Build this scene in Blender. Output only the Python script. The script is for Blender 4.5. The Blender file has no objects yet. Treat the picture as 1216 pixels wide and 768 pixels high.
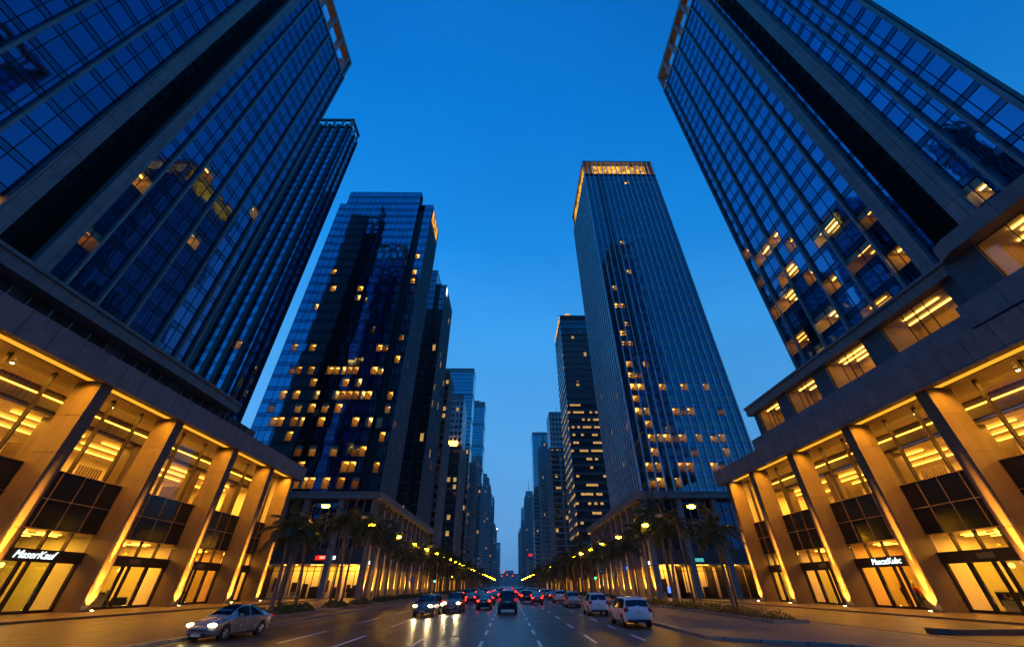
import bpy, bmesh, math, random
from mathutils import Vector, Matrix
rnd = random.Random(11)
scene = bpy.context.scene
COL = scene.collection
rad = math.radians

# ------------------------------------------------------------------ helpers
class MB:
    """collects polygons, builds ONE mesh object"""
    def __init__(self):
        self.v = []; self.f = []; self.m = []
    def add(self, vs, fs, mi=0):
        o = len(self.v); self.v += [tuple(p) for p in vs]
        for f in fs:
            self.f.append([o + i for i in f]); self.m.append(mi)
    def quad(self, a, b, c, d, mi=0):
        self.add([a, b, c, d], [(0, 1, 2, 3)], mi)
    def box(self, x0, x1, y0, y1, z0, z1, mi=0):
        if x0 > x1: x0, x1 = x1, x0
        if y0 > y1: y0, y1 = y1, y0
        self.add([(x0,y0,z0),(x1,y0,z0),(x1,y1,z0),(x0,y1,z0),(x0,y0,z1),(x1,y0,z1),(x1,y1,z1),(x0,y1,z1)],
                 [(0,3,2,1),(4,5,6,7),(0,1,5,4),(1,2,6,5),(2,3,7,6),(3,0,4,7)], mi)
    def tube(self, pts, r, n=8, mi=0, caps=True):
        """r is a number or a list"""
        pts = [Vector(p) for p in pts]; N = len(pts)
        rs = r if isinstance(r, (list, tuple)) else [r] * N
        vs = []; ref = Vector((0.3, 0.9, 0.2)).normalized()
        for i, p in enumerate(pts):
            t = (pts[min(i+1, N-1)] - pts[max(i-1, 0)]).normalized()
            a = t.cross(ref)
            if a.length < 1e-4: a = t.cross(Vector((1, 0, 0)))
            a.normalize(); b = t.cross(a)
            for k in range(n):
                w = 2 * math.pi * k / n
                vs.append(p + (a * math.cos(w) + b * math.sin(w)) * rs[i])
        fs = []
        for i in range(N - 1):
            for k in range(n):
                fs.append((i*n+k, i*n+(k+1) % n, (i+1)*n+(k+1) % n, (i+1)*n+k))
        if caps:
            fs.append(tuple(reversed(range(n)))); fs.append(tuple((N-1)*n + k for k in range(n)))
        self.add(vs, fs, mi)
    def ball(self, c, sx, sy, sz, n=10, m=6, mi=0):
        vs = []; fs = []
        for j in range(m + 1):
            t = math.pi * j / m
            for k in range(n):
                w = 2 * math.pi * k / n
                vs.append((c[0]+sx*math.sin(t)*math.cos(w), c[1]+sy*math.sin(t)*math.sin(w), c[2]+sz*math.cos(t)))
        for j in range(m):
            for k in range(n):
                fs.append((j*n+k, (j+1)*n+k, (j+1)*n+(k+1) % n, j*n+(k+1) % n))
        self.add(vs, fs, mi)
    def cyl(self, c, axis, r, h, n=16, mi=0):
        c = Vector(c); a = Vector(axis).normalized()
        self.tube([c - a*h/2, c + a*h/2], r, n, mi)
    def poly_prism(self, pts, z0, z1, mi=0):
        n = len(pts)
        vs = [(x, y, z0) for x, y in pts] + [(x, y, z1) for x, y in pts]
        fs = [tuple(reversed(range(n))), tuple(range(n, 2*n))] + [(i, (i+1) % n, n+(i+1) % n, n+i) for i in range(n)]
        self.add(vs, fs, mi)
    def build(self, name, mats, parent=None, smooth=False, off=None, bevel=0):
        me = bpy.data.meshes.new(name)
        if off is None:
            off = parent_off(parent)
        vs = [(x-off[0], y-off[1], z-off[2]) for x, y, z in self.v]
        me.from_pydata(vs, [], self.f)
        if not isinstance(mats, (list, tuple)): mats = [mats]
        for m in mats: me.materials.append(m)
        me.polygons.foreach_set('material_index', self.m)
        if smooth: me.polygons.foreach_set('use_smooth', [True]*len(self.f))
        me.update()
        o = bpy.data.objects.new(name, me); COL.objects.link(o)
        if parent is not None: o.parent = parent
        if bevel:
            md = o.modifiers.new('Bevel', 'BEVEL'); md.width = bevel; md.segments = 2; md.limit_method = 'ANGLE'
        return o

def parent_off(p):
    """offset of a chain of unrotated parents"""
    x = Vector((0, 0, 0))
    while p is not None:
        x += p.location; p = p.parent
    return x

def tag(o, label=None, cat=None, group=None, kind=None):
    if label: o['label'] = label
    if cat: o['category'] = cat
    if group: o['group'] = group
    if kind: o['kind'] = kind
    return o

def thing(name, label, cat, loc=(0, 0, 0), rz=0, group=None):
    o = bpy.data.objects.new(name, None); COL.objects.link(o)
    o.location = loc; o.rotation_euler = (0, 0, rz); o.empty_display_size = 0.3
    return tag(o, label, cat, group)

KIDS = {}
def copy_tree(o, parent=None):
    c = o.copy(); COL.objects.link(c)
    if parent is not None:
        mpi = o.matrix_parent_inverse.copy(); c.parent = parent; c.matrix_parent_inverse = mpi
    for ch in list(o.children): copy_tree(ch, c)
    return c

# ------------------------------------------------------------------ materials
def newmat(name):
    m = bpy.data.materials.new(name); m.use_nodes = True
    nt = m.node_tree; nt.nodes.clear()
    out = nt.nodes.new('ShaderNodeOutputMaterial')
    return m, nt, out
def N(nt, t, **kw):
    n = nt.nodes.new(t)
    for k, v in kw.items(): setattr(n, k, v)
    return n
def setin(n, **kw):
    for k, v in kw.items(): n.inputs[k.replace('_', ' ')].default_value = v
def c4(c): return (c[0], c[1], c[2], 1)
def math_(nt, op, a, b=None, c=None):
    n = N(nt, 'ShaderNodeMath', operation=op)
    for i, v in enumerate((a, b, c)):
        if v is None: continue
        if isinstance(v, (int, float)): n.inputs[i].default_value = v
        else: nt.links.new(v, n.inputs[i])
    return n.outputs[0]
def mixc(nt, f, a, b, blend='MIX'):
    n = N(nt, 'ShaderNodeMix', data_type='RGBA', blend_type=blend)
    for s, v in ((n.inputs[0], f), (n.inputs[6], a), (n.inputs[7], b)):
        if isinstance(v, (int, float)): s.default_value = v
        elif isinstance(v, tuple): s.default_value = c4(v)
        else: nt.links.new(v, s)
    return n.outputs[2]
def noise(nt, vec, scale, detail=4, rough=.55):
    n = N(nt, 'ShaderNodeTexNoise'); n.inputs['Scale'].default_value = scale
    n.inputs['Detail'].default_value = detail; n.inputs['Roughness'].default_value = rough
    if vec is not None: nt.links.new(vec, n.inputs['Vector'])
    return n.outputs['Fac']
def ramp(nt, fac, stops):
    n = N(nt, 'ShaderNodeValToRGB'); e = n.color_ramp.elements
    while len(e) < len(stops): e.new(0.5)
    for el, (p, c) in zip(e, stops):
        el.position = p; el.color = c4(c) if not isinstance(c, (int, float)) else (c, c, c, 1)
    nt.links.new(fac, n.inputs[0]); return n.outputs[0]
def objco(nt): return N(nt, 'ShaderNodeTexCoord').outputs['Object']
def bump(nt, h, strength=.2, dist=.02):
    n = N(nt, 'ShaderNodeBump'); n.inputs['Strength'].default_value = strength; n.inputs['Distance'].default_value = dist
    nt.links.new(h, n.inputs['Height']); return n.outputs[0]

def plain(name, col, rough=.5, metal=0.0, var=.25, scale=1.5, bumps=.15, coat=0, spec=.5):
    m, nt, out = newmat(name); co = objco(nt)
    p = N(nt, 'ShaderNodeBsdfPrincipled'); nz = noise(nt, co, scale)
    lo = tuple(c*(1-var) for c in col); hi = tuple(min(1, c*(1+var)) for c in col)
    nt.links.new(ramp(nt, nz, [(.3, lo), (.7, hi)]), p.inputs['Base Color'])
    nt.links.new(math_(nt, 'MULTIPLY_ADD', nz, .25, max(0, rough-.12)), p.inputs['Roughness'])
    p.inputs['Metallic'].default_value = metal; p.inputs['Coat Weight'].default_value = coat
    p.inputs['Specular IOR Level'].default_value = spec
    if bumps:
        nt.links.new(bump(nt, noise(nt, co, scale*14), bumps, .01), p.inputs['Normal'])
    nt.links.new(p.outputs[0], out.inputs[0]); return m

def emit(name, col, strength):
    m, nt, out = newmat(name); e = N(nt, 'ShaderNodeEmission')
    e.inputs[0].default_value = c4(col); e.inputs[1].default_value = strength
    nt.links.new(e.outputs[0], out.inputs[0]); return m

def panelled(name, col, pw, ph, axes='YZ', joint=.02, rough=.55, jcol=(.02,.018,.018), var=.18, metal=0.0, offset=0.0, jb=.4):
    """stone / metal cladding with joints; axes tells which object axes run along the panel"""
    m, nt, out = newmat(name); co = objco(nt)
    sp = N(nt, 'ShaderNodeSeparateXYZ'); nt.links.new(co, sp.inputs[0])
    cb = N(nt, 'ShaderNodeCombineXYZ')
    if axes == 'UZ':
        u = math_(nt, 'ADD', sp.outputs[0], sp.outputs[1])
    else:
        u = sp.outputs['XYZ'.index(axes[0])]
    nt.links.new(u, cb.inputs[0]); nt.links.new(sp.outputs['XYZ'.index(axes[1])], cb.inputs[1])
    b = N(nt, 'ShaderNodeTexBrick'); nt.links.new(cb.outputs[0], b.inputs['Vector'])
    b.offset = offset; b.squash = 1
    b.inputs['Scale'].default_value = 1; b.inputs['Brick Width'].default_value = pw; b.inputs['Row Height'].default_value = ph
    b.inputs['Mortar Size'].default_value = joint; b.inputs['Mortar Smooth'].default_value = .1
    b.inputs['Color1'].default_value = c4(tuple(c*(1-var) for c in col)); b.inputs['Color2'].default_value = c4(tuple(c*(1+var) for c in col))
    b.inputs['Mortar'].default_value = c4(jcol)
    nz = noise(nt, co, .7, 6); nz2 = noise(nt, co, 9, 5)
    cc = mixc(nt, .35, b.outputs['Color'], ramp(nt, nz, [(.3, (.45, .45, .45)), (.7, (1.4, 1.4, 1.4))]), 'MULTIPLY')
    mp = N(nt, 'ShaderNodeMapping'); mp.inputs['Scale'].default_value = (2.2, 2.2, .22); nt.links.new(co, mp.inputs[0])
    cc = mixc(nt, .45, cc, ramp(nt, noise(nt, mp.outputs[0], 1.1, 6, .65), [(.32, (.52,.50,.48)), (.55, (1,1,1)), (.8, (1.18,1.16,1.12))]), 'MULTIPLY')   # rain streaks
    p = N(nt, 'ShaderNodeBsdfPrincipled'); nt.links.new(cc, p.inputs['Base Color'])
    p.inputs['Metallic'].default_value = metal
    nt.links.new(math_(nt, 'MULTIPLY_ADD', nz, .3, rough-.15), p.inputs['Roughness'])
    h = math_(nt, 'MULTIPLY_ADD', b.outputs['Fac'], -jb, math_(nt, 'MULTIPLY', nz2, .12))
    nt.links.new(bump(nt, h, .6, .02), p.inputs['Normal'])
    nt.links.new(p.outputs[0], out.inputs[0]); return m

def facade_glass(name, tint=(.36,.37,.42), rough=.03, tilt=.012, wave=.5, dark=.0):
    """coated curtain-wall glass: every pane (mesh island) leans a hair differently and is slightly wavy"""
    m, nt, out = newmat(name); co = objco(nt); g = N(nt, 'ShaderNodeNewGeometry')
    wn = N(nt, 'ShaderNodeTexWhiteNoise', noise_dimensions='1D')
    nt.links.new(math_(nt, 'MULTIPLY', g.outputs['Random Per Island'], 517.3), wn.inputs['W'])
    vm = N(nt, 'ShaderNodeVectorMath', operation='SUBTRACT'); nt.links.new(wn.outputs['Color'], vm.inputs[0]); vm.inputs[1].default_value = (.5,.5,.5)
    vs = N(nt, 'ShaderNodeVectorMath', operation='SCALE'); nt.links.new(vm.outputs[0], vs.inputs[0]); vs.inputs['Scale'].default_value = tilt
    bp = N(nt, 'ShaderNodeBump'); bp.inputs['Strength'].default_value = wave; bp.inputs['Distance'].default_value = .012
    nt.links.new(noise(nt, co, .55, 2, .4), bp.inputs['Height'])
    va = N(nt, 'ShaderNodeVectorMath', operation='ADD'); nt.links.new(bp.outputs[0], va.inputs[0]); nt.links.new(vs.outputs[0], va.inputs[1])
    vn = N(nt, 'ShaderNodeVectorMath', operation='NORMALIZE'); nt.links.new(va.outputs[0], vn.inputs[0])
    p = N(nt, 'ShaderNodeBsdfPrincipled')
    lo = tuple(c*.86 for c in tint); hi = tuple(c*1.08 for c in tint)
    nt.links.new(ramp(nt, wn.outputs['Value'], [(0, lo), (1, hi)]), p.inputs['Base Color'])
    p.inputs['Metallic'].default_value = 1; p.inputs['Roughness'].default_value = rough
    nt.links.new(vn.outputs[0], p.inputs['Normal'])
    nt.links.new(p.outputs[0], out.inputs[0]); return m

def clear_glass(name, tint=(.93,.94,.92), refl=1.0):
    m, nt, out = newmat(name)
    t = N(nt, 'ShaderNodeBsdfTransparent'); t.inputs[0].default_value = c4(tint)
    gl = N(nt, 'ShaderNodeBsdfGlossy'); gl.inputs['Roughness'].default_value = .02
    g = N(nt, 'ShaderNodeNewGeometry'); dp = N(nt, 'ShaderNodeVectorMath', operation='DOT_PRODUCT')
    nt.links.new(g.outputs['Normal'], dp.inputs[0]); nt.links.new(g.outputs['Incoming'], dp.inputs[1])
    k = math_(nt, 'SUBTRACT', 1, math_(nt, 'ABSOLUTE', dp.outputs['Value']))
    fr = math_(nt, 'MULTIPLY', math_(nt, 'MULTIPLY_ADD', math_(nt, 'POWER', k, 5), .92, .08), refl)   # Schlick, two surfaces
    mx = N(nt, 'ShaderNodeMixShader'); nt.links.new(fr, mx.inputs[0])
    nt.links.new(t.outputs[0], mx.inputs[1]); nt.links.new(gl.outputs[0], mx.inputs[2])
    nt.links.new(mx.outputs[0], out.inputs[0]); return m

def grid_tower(name, wall, glass, pw, ph, wfrac=.62, hfrac=.6, litp=.06, litcol=(1,.55,.16), lits=1.2, rough=.08, metal=1.0):
    """far tower skin: walls with a regular grid of windows, a few of them lit"""
    m, nt, out = newmat(name); co = objco(nt)
    sp = N(nt, 'ShaderNodeSeparateXYZ'); nt.links.new(co, sp.inputs[0])
    u = math_(nt, 'DIVIDE', math_(nt, 'ADD', sp.outputs[0], sp.outputs[1]), pw)
    v = math_(nt, 'DIVIDE', sp.outputs[2], ph)
    fu = math_(nt, 'FRACT', u); fv = math_(nt, 'FRACT', v)
    a = math_(nt, 'LESS_THAN', math_(nt, 'ABSOLUTE', math_(nt, 'SUBTRACT', fu, .5)), wfrac/2)
    b = math_(nt, 'LESS_THAN', math_(nt, 'ABSOLUTE', math_(nt, 'SUBTRACT', fv, .5)), hfrac/2)
    win = math_(nt, 'MULTIPLY', a, b)
    g = N(nt, 'ShaderNodeNewGeometry')
    snz = N(nt, 'ShaderNodeSeparateXYZ'); nt.links.new(g.outputs['True Normal'], snz.inputs[0])
    side = math_(nt, 'LESS_THAN', math_(nt, 'ABSOLUTE', snz.outputs[2]), .5)
    win = math_(nt, 'MULTIPLY', win, side)
    cb = N(nt, 'ShaderNodeCombineXYZ')
    nt.links.new(math_(nt, 'FLOOR', u), cb.inputs[0]); nt.links.new(math_(nt, 'FLOOR', v), cb.inputs[1]); nt.links.new(snz.outputs[0], cb.inputs[2])
    wn = N(nt, 'ShaderNodeTexWhiteNoise', noise_dimensions='3D'); nt.links.new(cb.outputs[0], wn.inputs['Vector'])
    lit = math_(nt, 'MULTIPLY', math_(nt, 'LESS_THAN', wn.outputs['Value'], litp), win)
    pg = N(nt, 'ShaderNodeBsdfPrincipled'); pg.inputs['Base Color'].default_value = c4(glass)
    pg.inputs['Metallic'].default_value = metal; pg.inputs['Roughness'].default_value = rough
    # each pane leans a hair differently
    vm = N(nt, 'ShaderNodeVectorMath', operation='SUBTRACT'); nt.links.new(wn.outputs['Color'], vm.inputs[0]); vm.inputs[1].default_value = (.5,.5,.5)
    vs = N(nt, 'ShaderNodeVectorMath', operation='SCALE'); nt.links.new(vm.outputs[0], vs.inputs[0]); vs.inputs['Scale'].default_value = .03
    va = N(nt, 'ShaderNodeVectorMath', operation='ADD'); nt.links.new(g.outputs['Normal'], va.inputs[0]); nt.links.new(vs.outputs[0], va.inputs[1])
    vn = N(nt, 'ShaderNodeVectorMath', operation='NORMALIZE'); nt.links.new(va.outputs[0], vn.inputs[0]); nt.links.new(vn.outputs[0], pg.inputs['Normal'])
    pw_ = N(nt, 'ShaderNodeBsdfPrincipled')
    nt.links.new(ramp(nt, noise(nt, co, .12, 5), [(.3, tuple(c*.75 for c in wall)), (.7, tuple(c*1.2 for c in wall))]), pw_.inputs['Base Color'])
    pw_.inputs['Roughness'].default_value = .6
    em = N(nt, 'ShaderNodeEmission'); em.inputs[0].default_value = c4(litcol)
    nt.links.new(math_(nt, 'MULTIPLY', math_(nt, 'MULTIPLY_ADD', noise(nt, co, 1.7, 2), 1.6, -.2), lits), em.inputs[1])
    m1 = N(nt, 'ShaderNodeMixShader'); nt.links.new(win, m1.inputs[0]); nt.links.new(pw_.outputs[0], m1.inputs[1]); nt.links.new(pg.outputs[0], m1.inputs[2])
    m2 = N(nt, 'ShaderNodeMixShader'); nt.links.new(lit, m2.inputs[0]); nt.links.new(m1.outputs[0], m2.inputs[1]); nt.links.new(em.outputs[0], m2.inputs[2])
    nt.links.new(m2.outputs[0], out.inputs[0])
    m.cycles.emission_sampling = 'NONE'
    return m

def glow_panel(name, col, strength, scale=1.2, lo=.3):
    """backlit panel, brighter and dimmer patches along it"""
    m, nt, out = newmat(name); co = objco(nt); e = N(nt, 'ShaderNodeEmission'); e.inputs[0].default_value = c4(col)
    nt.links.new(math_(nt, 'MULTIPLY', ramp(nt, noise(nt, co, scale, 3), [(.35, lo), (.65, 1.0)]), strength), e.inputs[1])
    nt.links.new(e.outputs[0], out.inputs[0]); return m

AMBER = (1.0, .42, .025)
WARM = (1.0, .42, .035)
M = {}
M['glass_l'] = facade_glass('curtain_glass_blue', (.085,.135,.27))
M['glass_r'] = facade_glass('curtain_glass_deep', (.13,.24,.42))
M['glass_m'] = facade_glass('curtain_glass_steel', (.24,.38,.54), tilt=.02)
M['spandrel'] = facade_glass('spandrel_glass', (.055,.10,.18), rough=.08)
M['glass_p'] = facade_glass('curtain_glass_pewter', (.24,.24,.27), tilt=.02)
M['inwall_b'] = plain('interior_wall_ochre', (.60,.42,.22), .7, 0, .12, .5, .05); M['inwall_c'] = plain('interior_wall_sage', (.46,.48,.34), .7, 0, .12, .5, .05)
M['spandrel_m'] = facade_glass('spandrel_glass_steel', (.13,.22,.34), rough=.07)
M['palefin'] = panelled('pale_metal_fin', (.80,.80,.80), 50, 3.75, 'UZ', .03, .4, metal=.2, var=.05)
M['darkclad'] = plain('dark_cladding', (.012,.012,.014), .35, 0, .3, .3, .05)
M['mullion'] = plain('anodised_dark_metal', (.02,.02,.025), .4, .6)
M['fin'] = panelled('grey_metal_fin', (.26,.25,.25), 50, 3.9, 'UZ', .03, .45, metal=.2, var=.06)
M['pilaster'] = panelled('stone_pilaster', (.24,.22,.22), 1.6, 3.9, 'UZ', .03, .55, var=.08)
M['fascia'] = panelled('stone_fascia', (.22,.185,.185), 2.4, 9, 'YZ', .03, .5, var=.07)
M['cornice'] = panelled('stone_cornice', (.21,.18,.18), 5, 9, 'UZ', .03, .5, var=.07)
M['column'] = panelled('stone_column', (.125,.082,.05), 30, 30, 'UZ', .02, .5, var=.05)
M['bluewall'] = plain('painted_recess_wall', (.07,.09,.11), .6)
M['louvre'] = plain('louvre_metal', (.03,.03,.035), .4, .5)
M['frame_l'] = plain('light_frame_metal', (.35,.34,.34), .4, .4)
M['soffit'] = panelled('timber_soffit', (.34,.22,.12), 40, .18, 'YX', .025, .45, jcol=(.10,.06,.03), var=.15)
M['bronze'] = plain('bronze_metal', (.035,.024,.018), .35, .5)
M['panelline'] = plain('brass_joint', (.38,.22,.09), .4, .5)
M['blackglass'] = plain('black_back_painted_glass', (.006,.006,.007), .16, 0, .2, .5, 0, spec=.45)
M['glass'] = clear_glass('shop_glass')
M['glass_door'] = clear_glass('tinted_door_glass', (.60,.66,.42))
M['inwall'] = plain('interior_wall', (.72,.66,.55), .7, 0, .08, .5, .05)
M['inceil'] = plain('interior_ceiling', (.62,.55,.45), .7, 0, .12, .3, .05)
M['infloor'] = panelled('interior_floor', (.40,.34,.27), 1.2, 1.2, 'XY', .015, .3)
M['indark'] = plain('dark_interior_joinery', (.05,.032,.02), .5)
M['strip'] = emit('strip_lamp', WARM, 10)
M['cove'] = emit('cove_lamp', AMBER, 1.15)
M['shoplamp'] = emit('shop_ceiling_lamp', WARM, 14)
M['downlight'] = emit('downlight_lamp', (1, .62, .2), 120)
M['sign_white'] = emit('white_sign_face', (.80, 1, .95), 2.2)
M['crownlamp'] = emit('crown_flood_lamp', (1, .44, .05), 11)
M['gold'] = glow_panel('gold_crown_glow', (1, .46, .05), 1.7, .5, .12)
M['officelamp'] = emit('office_strip_lamp', (1, .48, .07), 9)
M['officelamp_cool'] = emit('office_strip_lamp_pale', (1, .62, .18), 7)
M['officelamp_dim'] = emit('office_strip_lamp_dim', (1, .42, .05), 4)
M['officewall'] = plain('office_wall', (.60,.43,.16), .7, 0, .1, .5, 0)
M['asphalt'] = None
# ------------------------------------------------------------------ camera, world
cam = bpy.data.objects.new('camera', bpy.data.cameras.new('camera')); COL.objects.link(cam)
cam.location = (0, 0, 2.3)
cam.data.sensor_width = 36; cam.data.lens = 36*450/1216
cam.data.clip_start = .1; cam.data.clip_end = 12000
cam.rotation_euler = (rad(90+34.65), 0, rad(-.42))
scene.camera = cam

w = bpy.data.worlds.new('World'); scene.world = w; w.use_nodes = True
nt = w.node_tree; nt.nodes.clear()
out = N(nt, 'ShaderNodeOutputWorld'); bg = N(nt, 'ShaderNodeBackground')
tc = N(nt, 'ShaderNodeTexCoord'); sp = N(nt, 'ShaderNodeSeparateXYZ'); nt.links.new(tc.outputs['Generated'], sp.inputs[0])
sky = N(nt, 'ShaderNodeTexSky', sky_type='NISHITA'); sky.sun_disc = False
sky.sun_elevation = rad(-3.5); sky.sun_rotation = rad(0); sky.ozone_density = 4; sky.air_density = 1
hx = math_(nt, 'SQRT', math_(nt, 'ADD', math_(nt, 'MULTIPLY', sp.outputs[0], sp.outputs[0]), math_(nt, 'MULTIPLY', sp.outputs[1], sp.outputs[1])))
ahead = math_(nt, 'DIVIDE', sp.outputs[1], math_(nt, 'ADD', hx, .001))
elev = math_(nt, 'ADD', sp.outputs[2], math_(nt, 'MULTIPLY', math_(nt, 'SUBTRACT', 1, ahead), .24))   # the afterglow lies ahead, low down
grad = ramp(nt, elev, [(0.0, (.13,.35,.68)), (.12, (.12,.36,.72)), (.30, (.09,.37,.80)), (.54, (.048,.34,.84)), (.72, (.012,.26,.79)), (.90, (.0035,.205,.71)), (1, (.003,.16,.60))])
# the western half of the sky, ahead of the camera, is still the lighter one
az = math_(nt, 'MULTIPLY_ADD', sp.outputs[1], .12, math_(nt, 'MULTIPLY_ADD', sp.outputs[0], -.16, .93))
grad2 = mixc(nt, 1.0, grad, (1, 1, 1), 'MULTIPLY')
cmb = N(nt, 'ShaderNodeVectorMath', operation='SCALE'); nt.links.new(grad2, cmb.inputs[0]); nt.links.new(az, cmb.inputs['Scale'])
# thin veil of cloud, barely there
cmap = N(nt, 'ShaderNodeMapping'); cmap.inputs['Scale'].default_value = (1.0, 1.0, 2.6); cmap.inputs['Rotation'].default_value = (.35, .2, 0); nt.links.new(tc.outputs['Generated'], cmap.inputs[0])
cl = noise(nt, cmap.outputs[0], 1.9, 6, .52)
cl = math_(nt, 'MULTIPLY_ADD', cl, .36, .82)
cm2 = N(nt, 'ShaderNodeVectorMath', operation='SCALE'); nt.links.new(cmb.outputs[0], cm2.inputs[0]); nt.links.new(cl, cm2.inputs['Scale'])
skys = N(nt, 'ShaderNodeVectorMath', operation='SCALE'); nt.links.new(sky.outputs[0], skys.inputs[0]); skys.inputs['Scale'].default_value = .06
sm = N(nt, 'ShaderNodeVectorMath', operation='ADD'); nt.links.new(cm2.outputs[0], sm.inputs[0]); nt.links.new(skys.outputs[0], sm.inputs[1])
nt.links.new(sm.outputs[0], bg.inputs[0]); bg.inputs[1].default_value = 1.0
nt.links.new(bg.outputs[0], out.inputs[0])
scene.view_settings.view_transform = 'Standard'; scene.view_settings.look = 'None'
scene.view_settings.exposure = 0; scene.view_settings.gamma = 1
scene.cycles.max_bounces = 7; scene.cycles.diffuse_bounces = 3; scene.cycles.glossy_bounces = 4
scene.cycles.transparent_max_bounces = 12; scene.cycles.transmission_bounces = 4
scene.cycles.sample_clamp_indirect = 4; scene.cycles.sample_clamp_direct = 0
scene.cycles.use_denoising = True; scene.cycles.caustics_reflective = False; scene.cycles.caustics_refractive = False
scene.cycles.use_adaptive_sampling = True; scene.cycles.adaptive_threshold = .01

# ------------------------------------------------------------------ ground, road, pavements
def asphalt():
    m, nt, out = newmat('asphalt'); co = objco(nt)
    p = N(nt, 'ShaderNodeBsdfPrincipled')
    mp = N(nt, 'ShaderNodeMapping'); mp.inputs['Scale'].default_value = (1, .06, 1); nt.links.new(co, mp.inputs[0])
    tracks = noise(nt, mp.outputs[0], .8, 5, .6); fine = noise(nt, co, 60, 3); big = noise(nt, co, .25, 6)
    c = ramp(nt, tracks, [(.25, (.010,.0095,.010)), (.75, (.042,.039,.037))])
    c = mixc(nt, .5, c, ramp(nt, big, [(.3, (.55,.55,.55)), (.7, (1.35,1.35,1.35))]), 'MULTIPLY')
    vo = N(nt, 'ShaderNodeTexVoronoi', feature='DISTANCE_TO_EDGE'); vo.inputs['Scale'].default_value = .11
    wv = N(nt, 'ShaderNodeVectorMath', operation='ADD'); nz3 = N(nt, 'ShaderNodeTexNoise'); nz3.inputs['Scale'].default_value = .9; nz3.inputs['Detail'].default_value = 5
    nt.links.new(co, nz3.inputs['Vector']); nt.links.new(co, wv.inputs[0]); nt.links.new(nz3.outputs['Color'], wv.inputs[1]); nt.links.new(wv.outputs[0], vo.inputs['Vector'])
    crack = ramp(nt, vo.outputs['Distance'], [(0, .35), (.006, 1)])
    c = mixc(nt, 1.0, c, crack, 'MULTIPLY')
    nt.links.new(c, p.inputs['Base Color'])
    nt.links.new(math_(nt, 'MULTIPLY_ADD', tracks, .22, .27), p.inputs['Roughness'])
    p.inputs['Specular IOR Level'].default_value = .45
    nt.links.new(bump(nt, math_(nt, 'ADD', math_(nt, 'MULTIPLY', fine, .5), math_(nt, 'MULTIPLY', big, 2)), .10, .01), p.inputs['Normal'])
    nt.links.new(p.outputs[0], out.inputs[0]); return m
M['asphalt'] = asphalt()
M['dirt'] = plain('city_ground', (.05,.05,.052), .9, 0, .3, .02, 0)
M['paving'] = panelled('brick_paving', (.065,.044,.028), 1.8, 1.2, 'XY', .05, .40, jcol=(.17,.115,.065), var=.22, offset=.5, jb=.25)
M['apron'] = panelled('stone_apron', (.14,.092,.05), 2.4, 1.6, 'XY', .035, .33, jcol=(.05,.035,.022), var=.08, jb=.2)
M['greypave'] = panelled('concrete_pavement', (.095,.08,.072), 2.0, 2.0, 'XY', .02, .5, var=.10, jb=.2)
M['kerb'] = panelled('granite_kerb', (.22,.21,.20), 50, 1.0, 'XY', .02, .5, var=.1)
M['darkkerb'] = plain('dark_granite', (.035,.034,.036), .35)
M['soil'] = plain('planting_soil', (.03,.022,.015), .95, 0, .4, 4, .6)
M['paint'] = plain('road_paint', (.85,.83,.78), .5, 0, .28, 2.2, .1)
M['paint_y'] = plain('edge_paint', (.50,.42,.25), .5, 0, .28, 2.2, .1)

b = MB(); S = 4600
b.quad((-S,-S,-.05), (S,-S,-.05), (S,S,-.05), (-S,S,-.05))
tag(b.build('ground', M['dirt']), kind='structure')
b = MB()
for k in range(40):
    y0 = -60 + k*60; b.quad((-17,y0,0), (24,y0,0), (24,y0+60,0), (-17,y0+60,0))
tag(b.build('road', M['asphalt']), kind='structure')
# left pavement
KL, KR = -16.5, 10.4
b = MB(); b.box(-36, KL-.3, -60, 2200, -.04, .13); tag(b.build('pavement_left', M['paving']), kind='structure')
b = MB(); b.box(KL-.3, KL, -60, 2200, -.04, .14); tag(b.build('kerb_left', M['kerb']), kind='structure')
b = MB(); b.box(-60, -34, -60, 84, -.04, .28); tag(b.build('plaza_left', M['apron']), kind='structure')
b = MB(); b.box(34, 60, -60, 84, -.04, .28); tag(b.build('plaza_right', M['apron']), kind='structure')
# right pavement: a build-out ends at y = 22 with a rounded nose
def nose(off):
    pts = [(36, -60), (36, 2200), (KR+off, 2200), (KR+off, 26)]
    for k in range(9):
        a = k/8; s = a*a*(3-2*a)
        pts.append((KR+off + 5.6*s, 26 - 5*a))
    pts += [(KR+off+5.6, -60)]
    return list(reversed(pts))
b = MB(); b.poly_prism(nose(.3), -.04, .13); tag(b.build('pavement_right', M['greypave']), kind='structure')
b = MB(); A = list(reversed(nose(0)))[2:]; B2 = list(reversed(nose(.3)))[2:]
for i in range(len(A)-1):
    a0, a1, b0, b1 = A[i], A[i+1], B2[i], B2[i+1]
    b.quad((*a0,-.04), (*a1,-.04), (*a1,.145), (*a0,.145)); b.quad((*a0,.145), (*a1,.145), (*b1,.145), (*b0,.145))
tag(b.build('kerb_right', M['kerb']), kind='structure')
b = MB(); b.box(22.3, 34, -60, 84, .12, .15); tag(b.build('brick_pavement_right', M['paving']), kind='structure')
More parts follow.
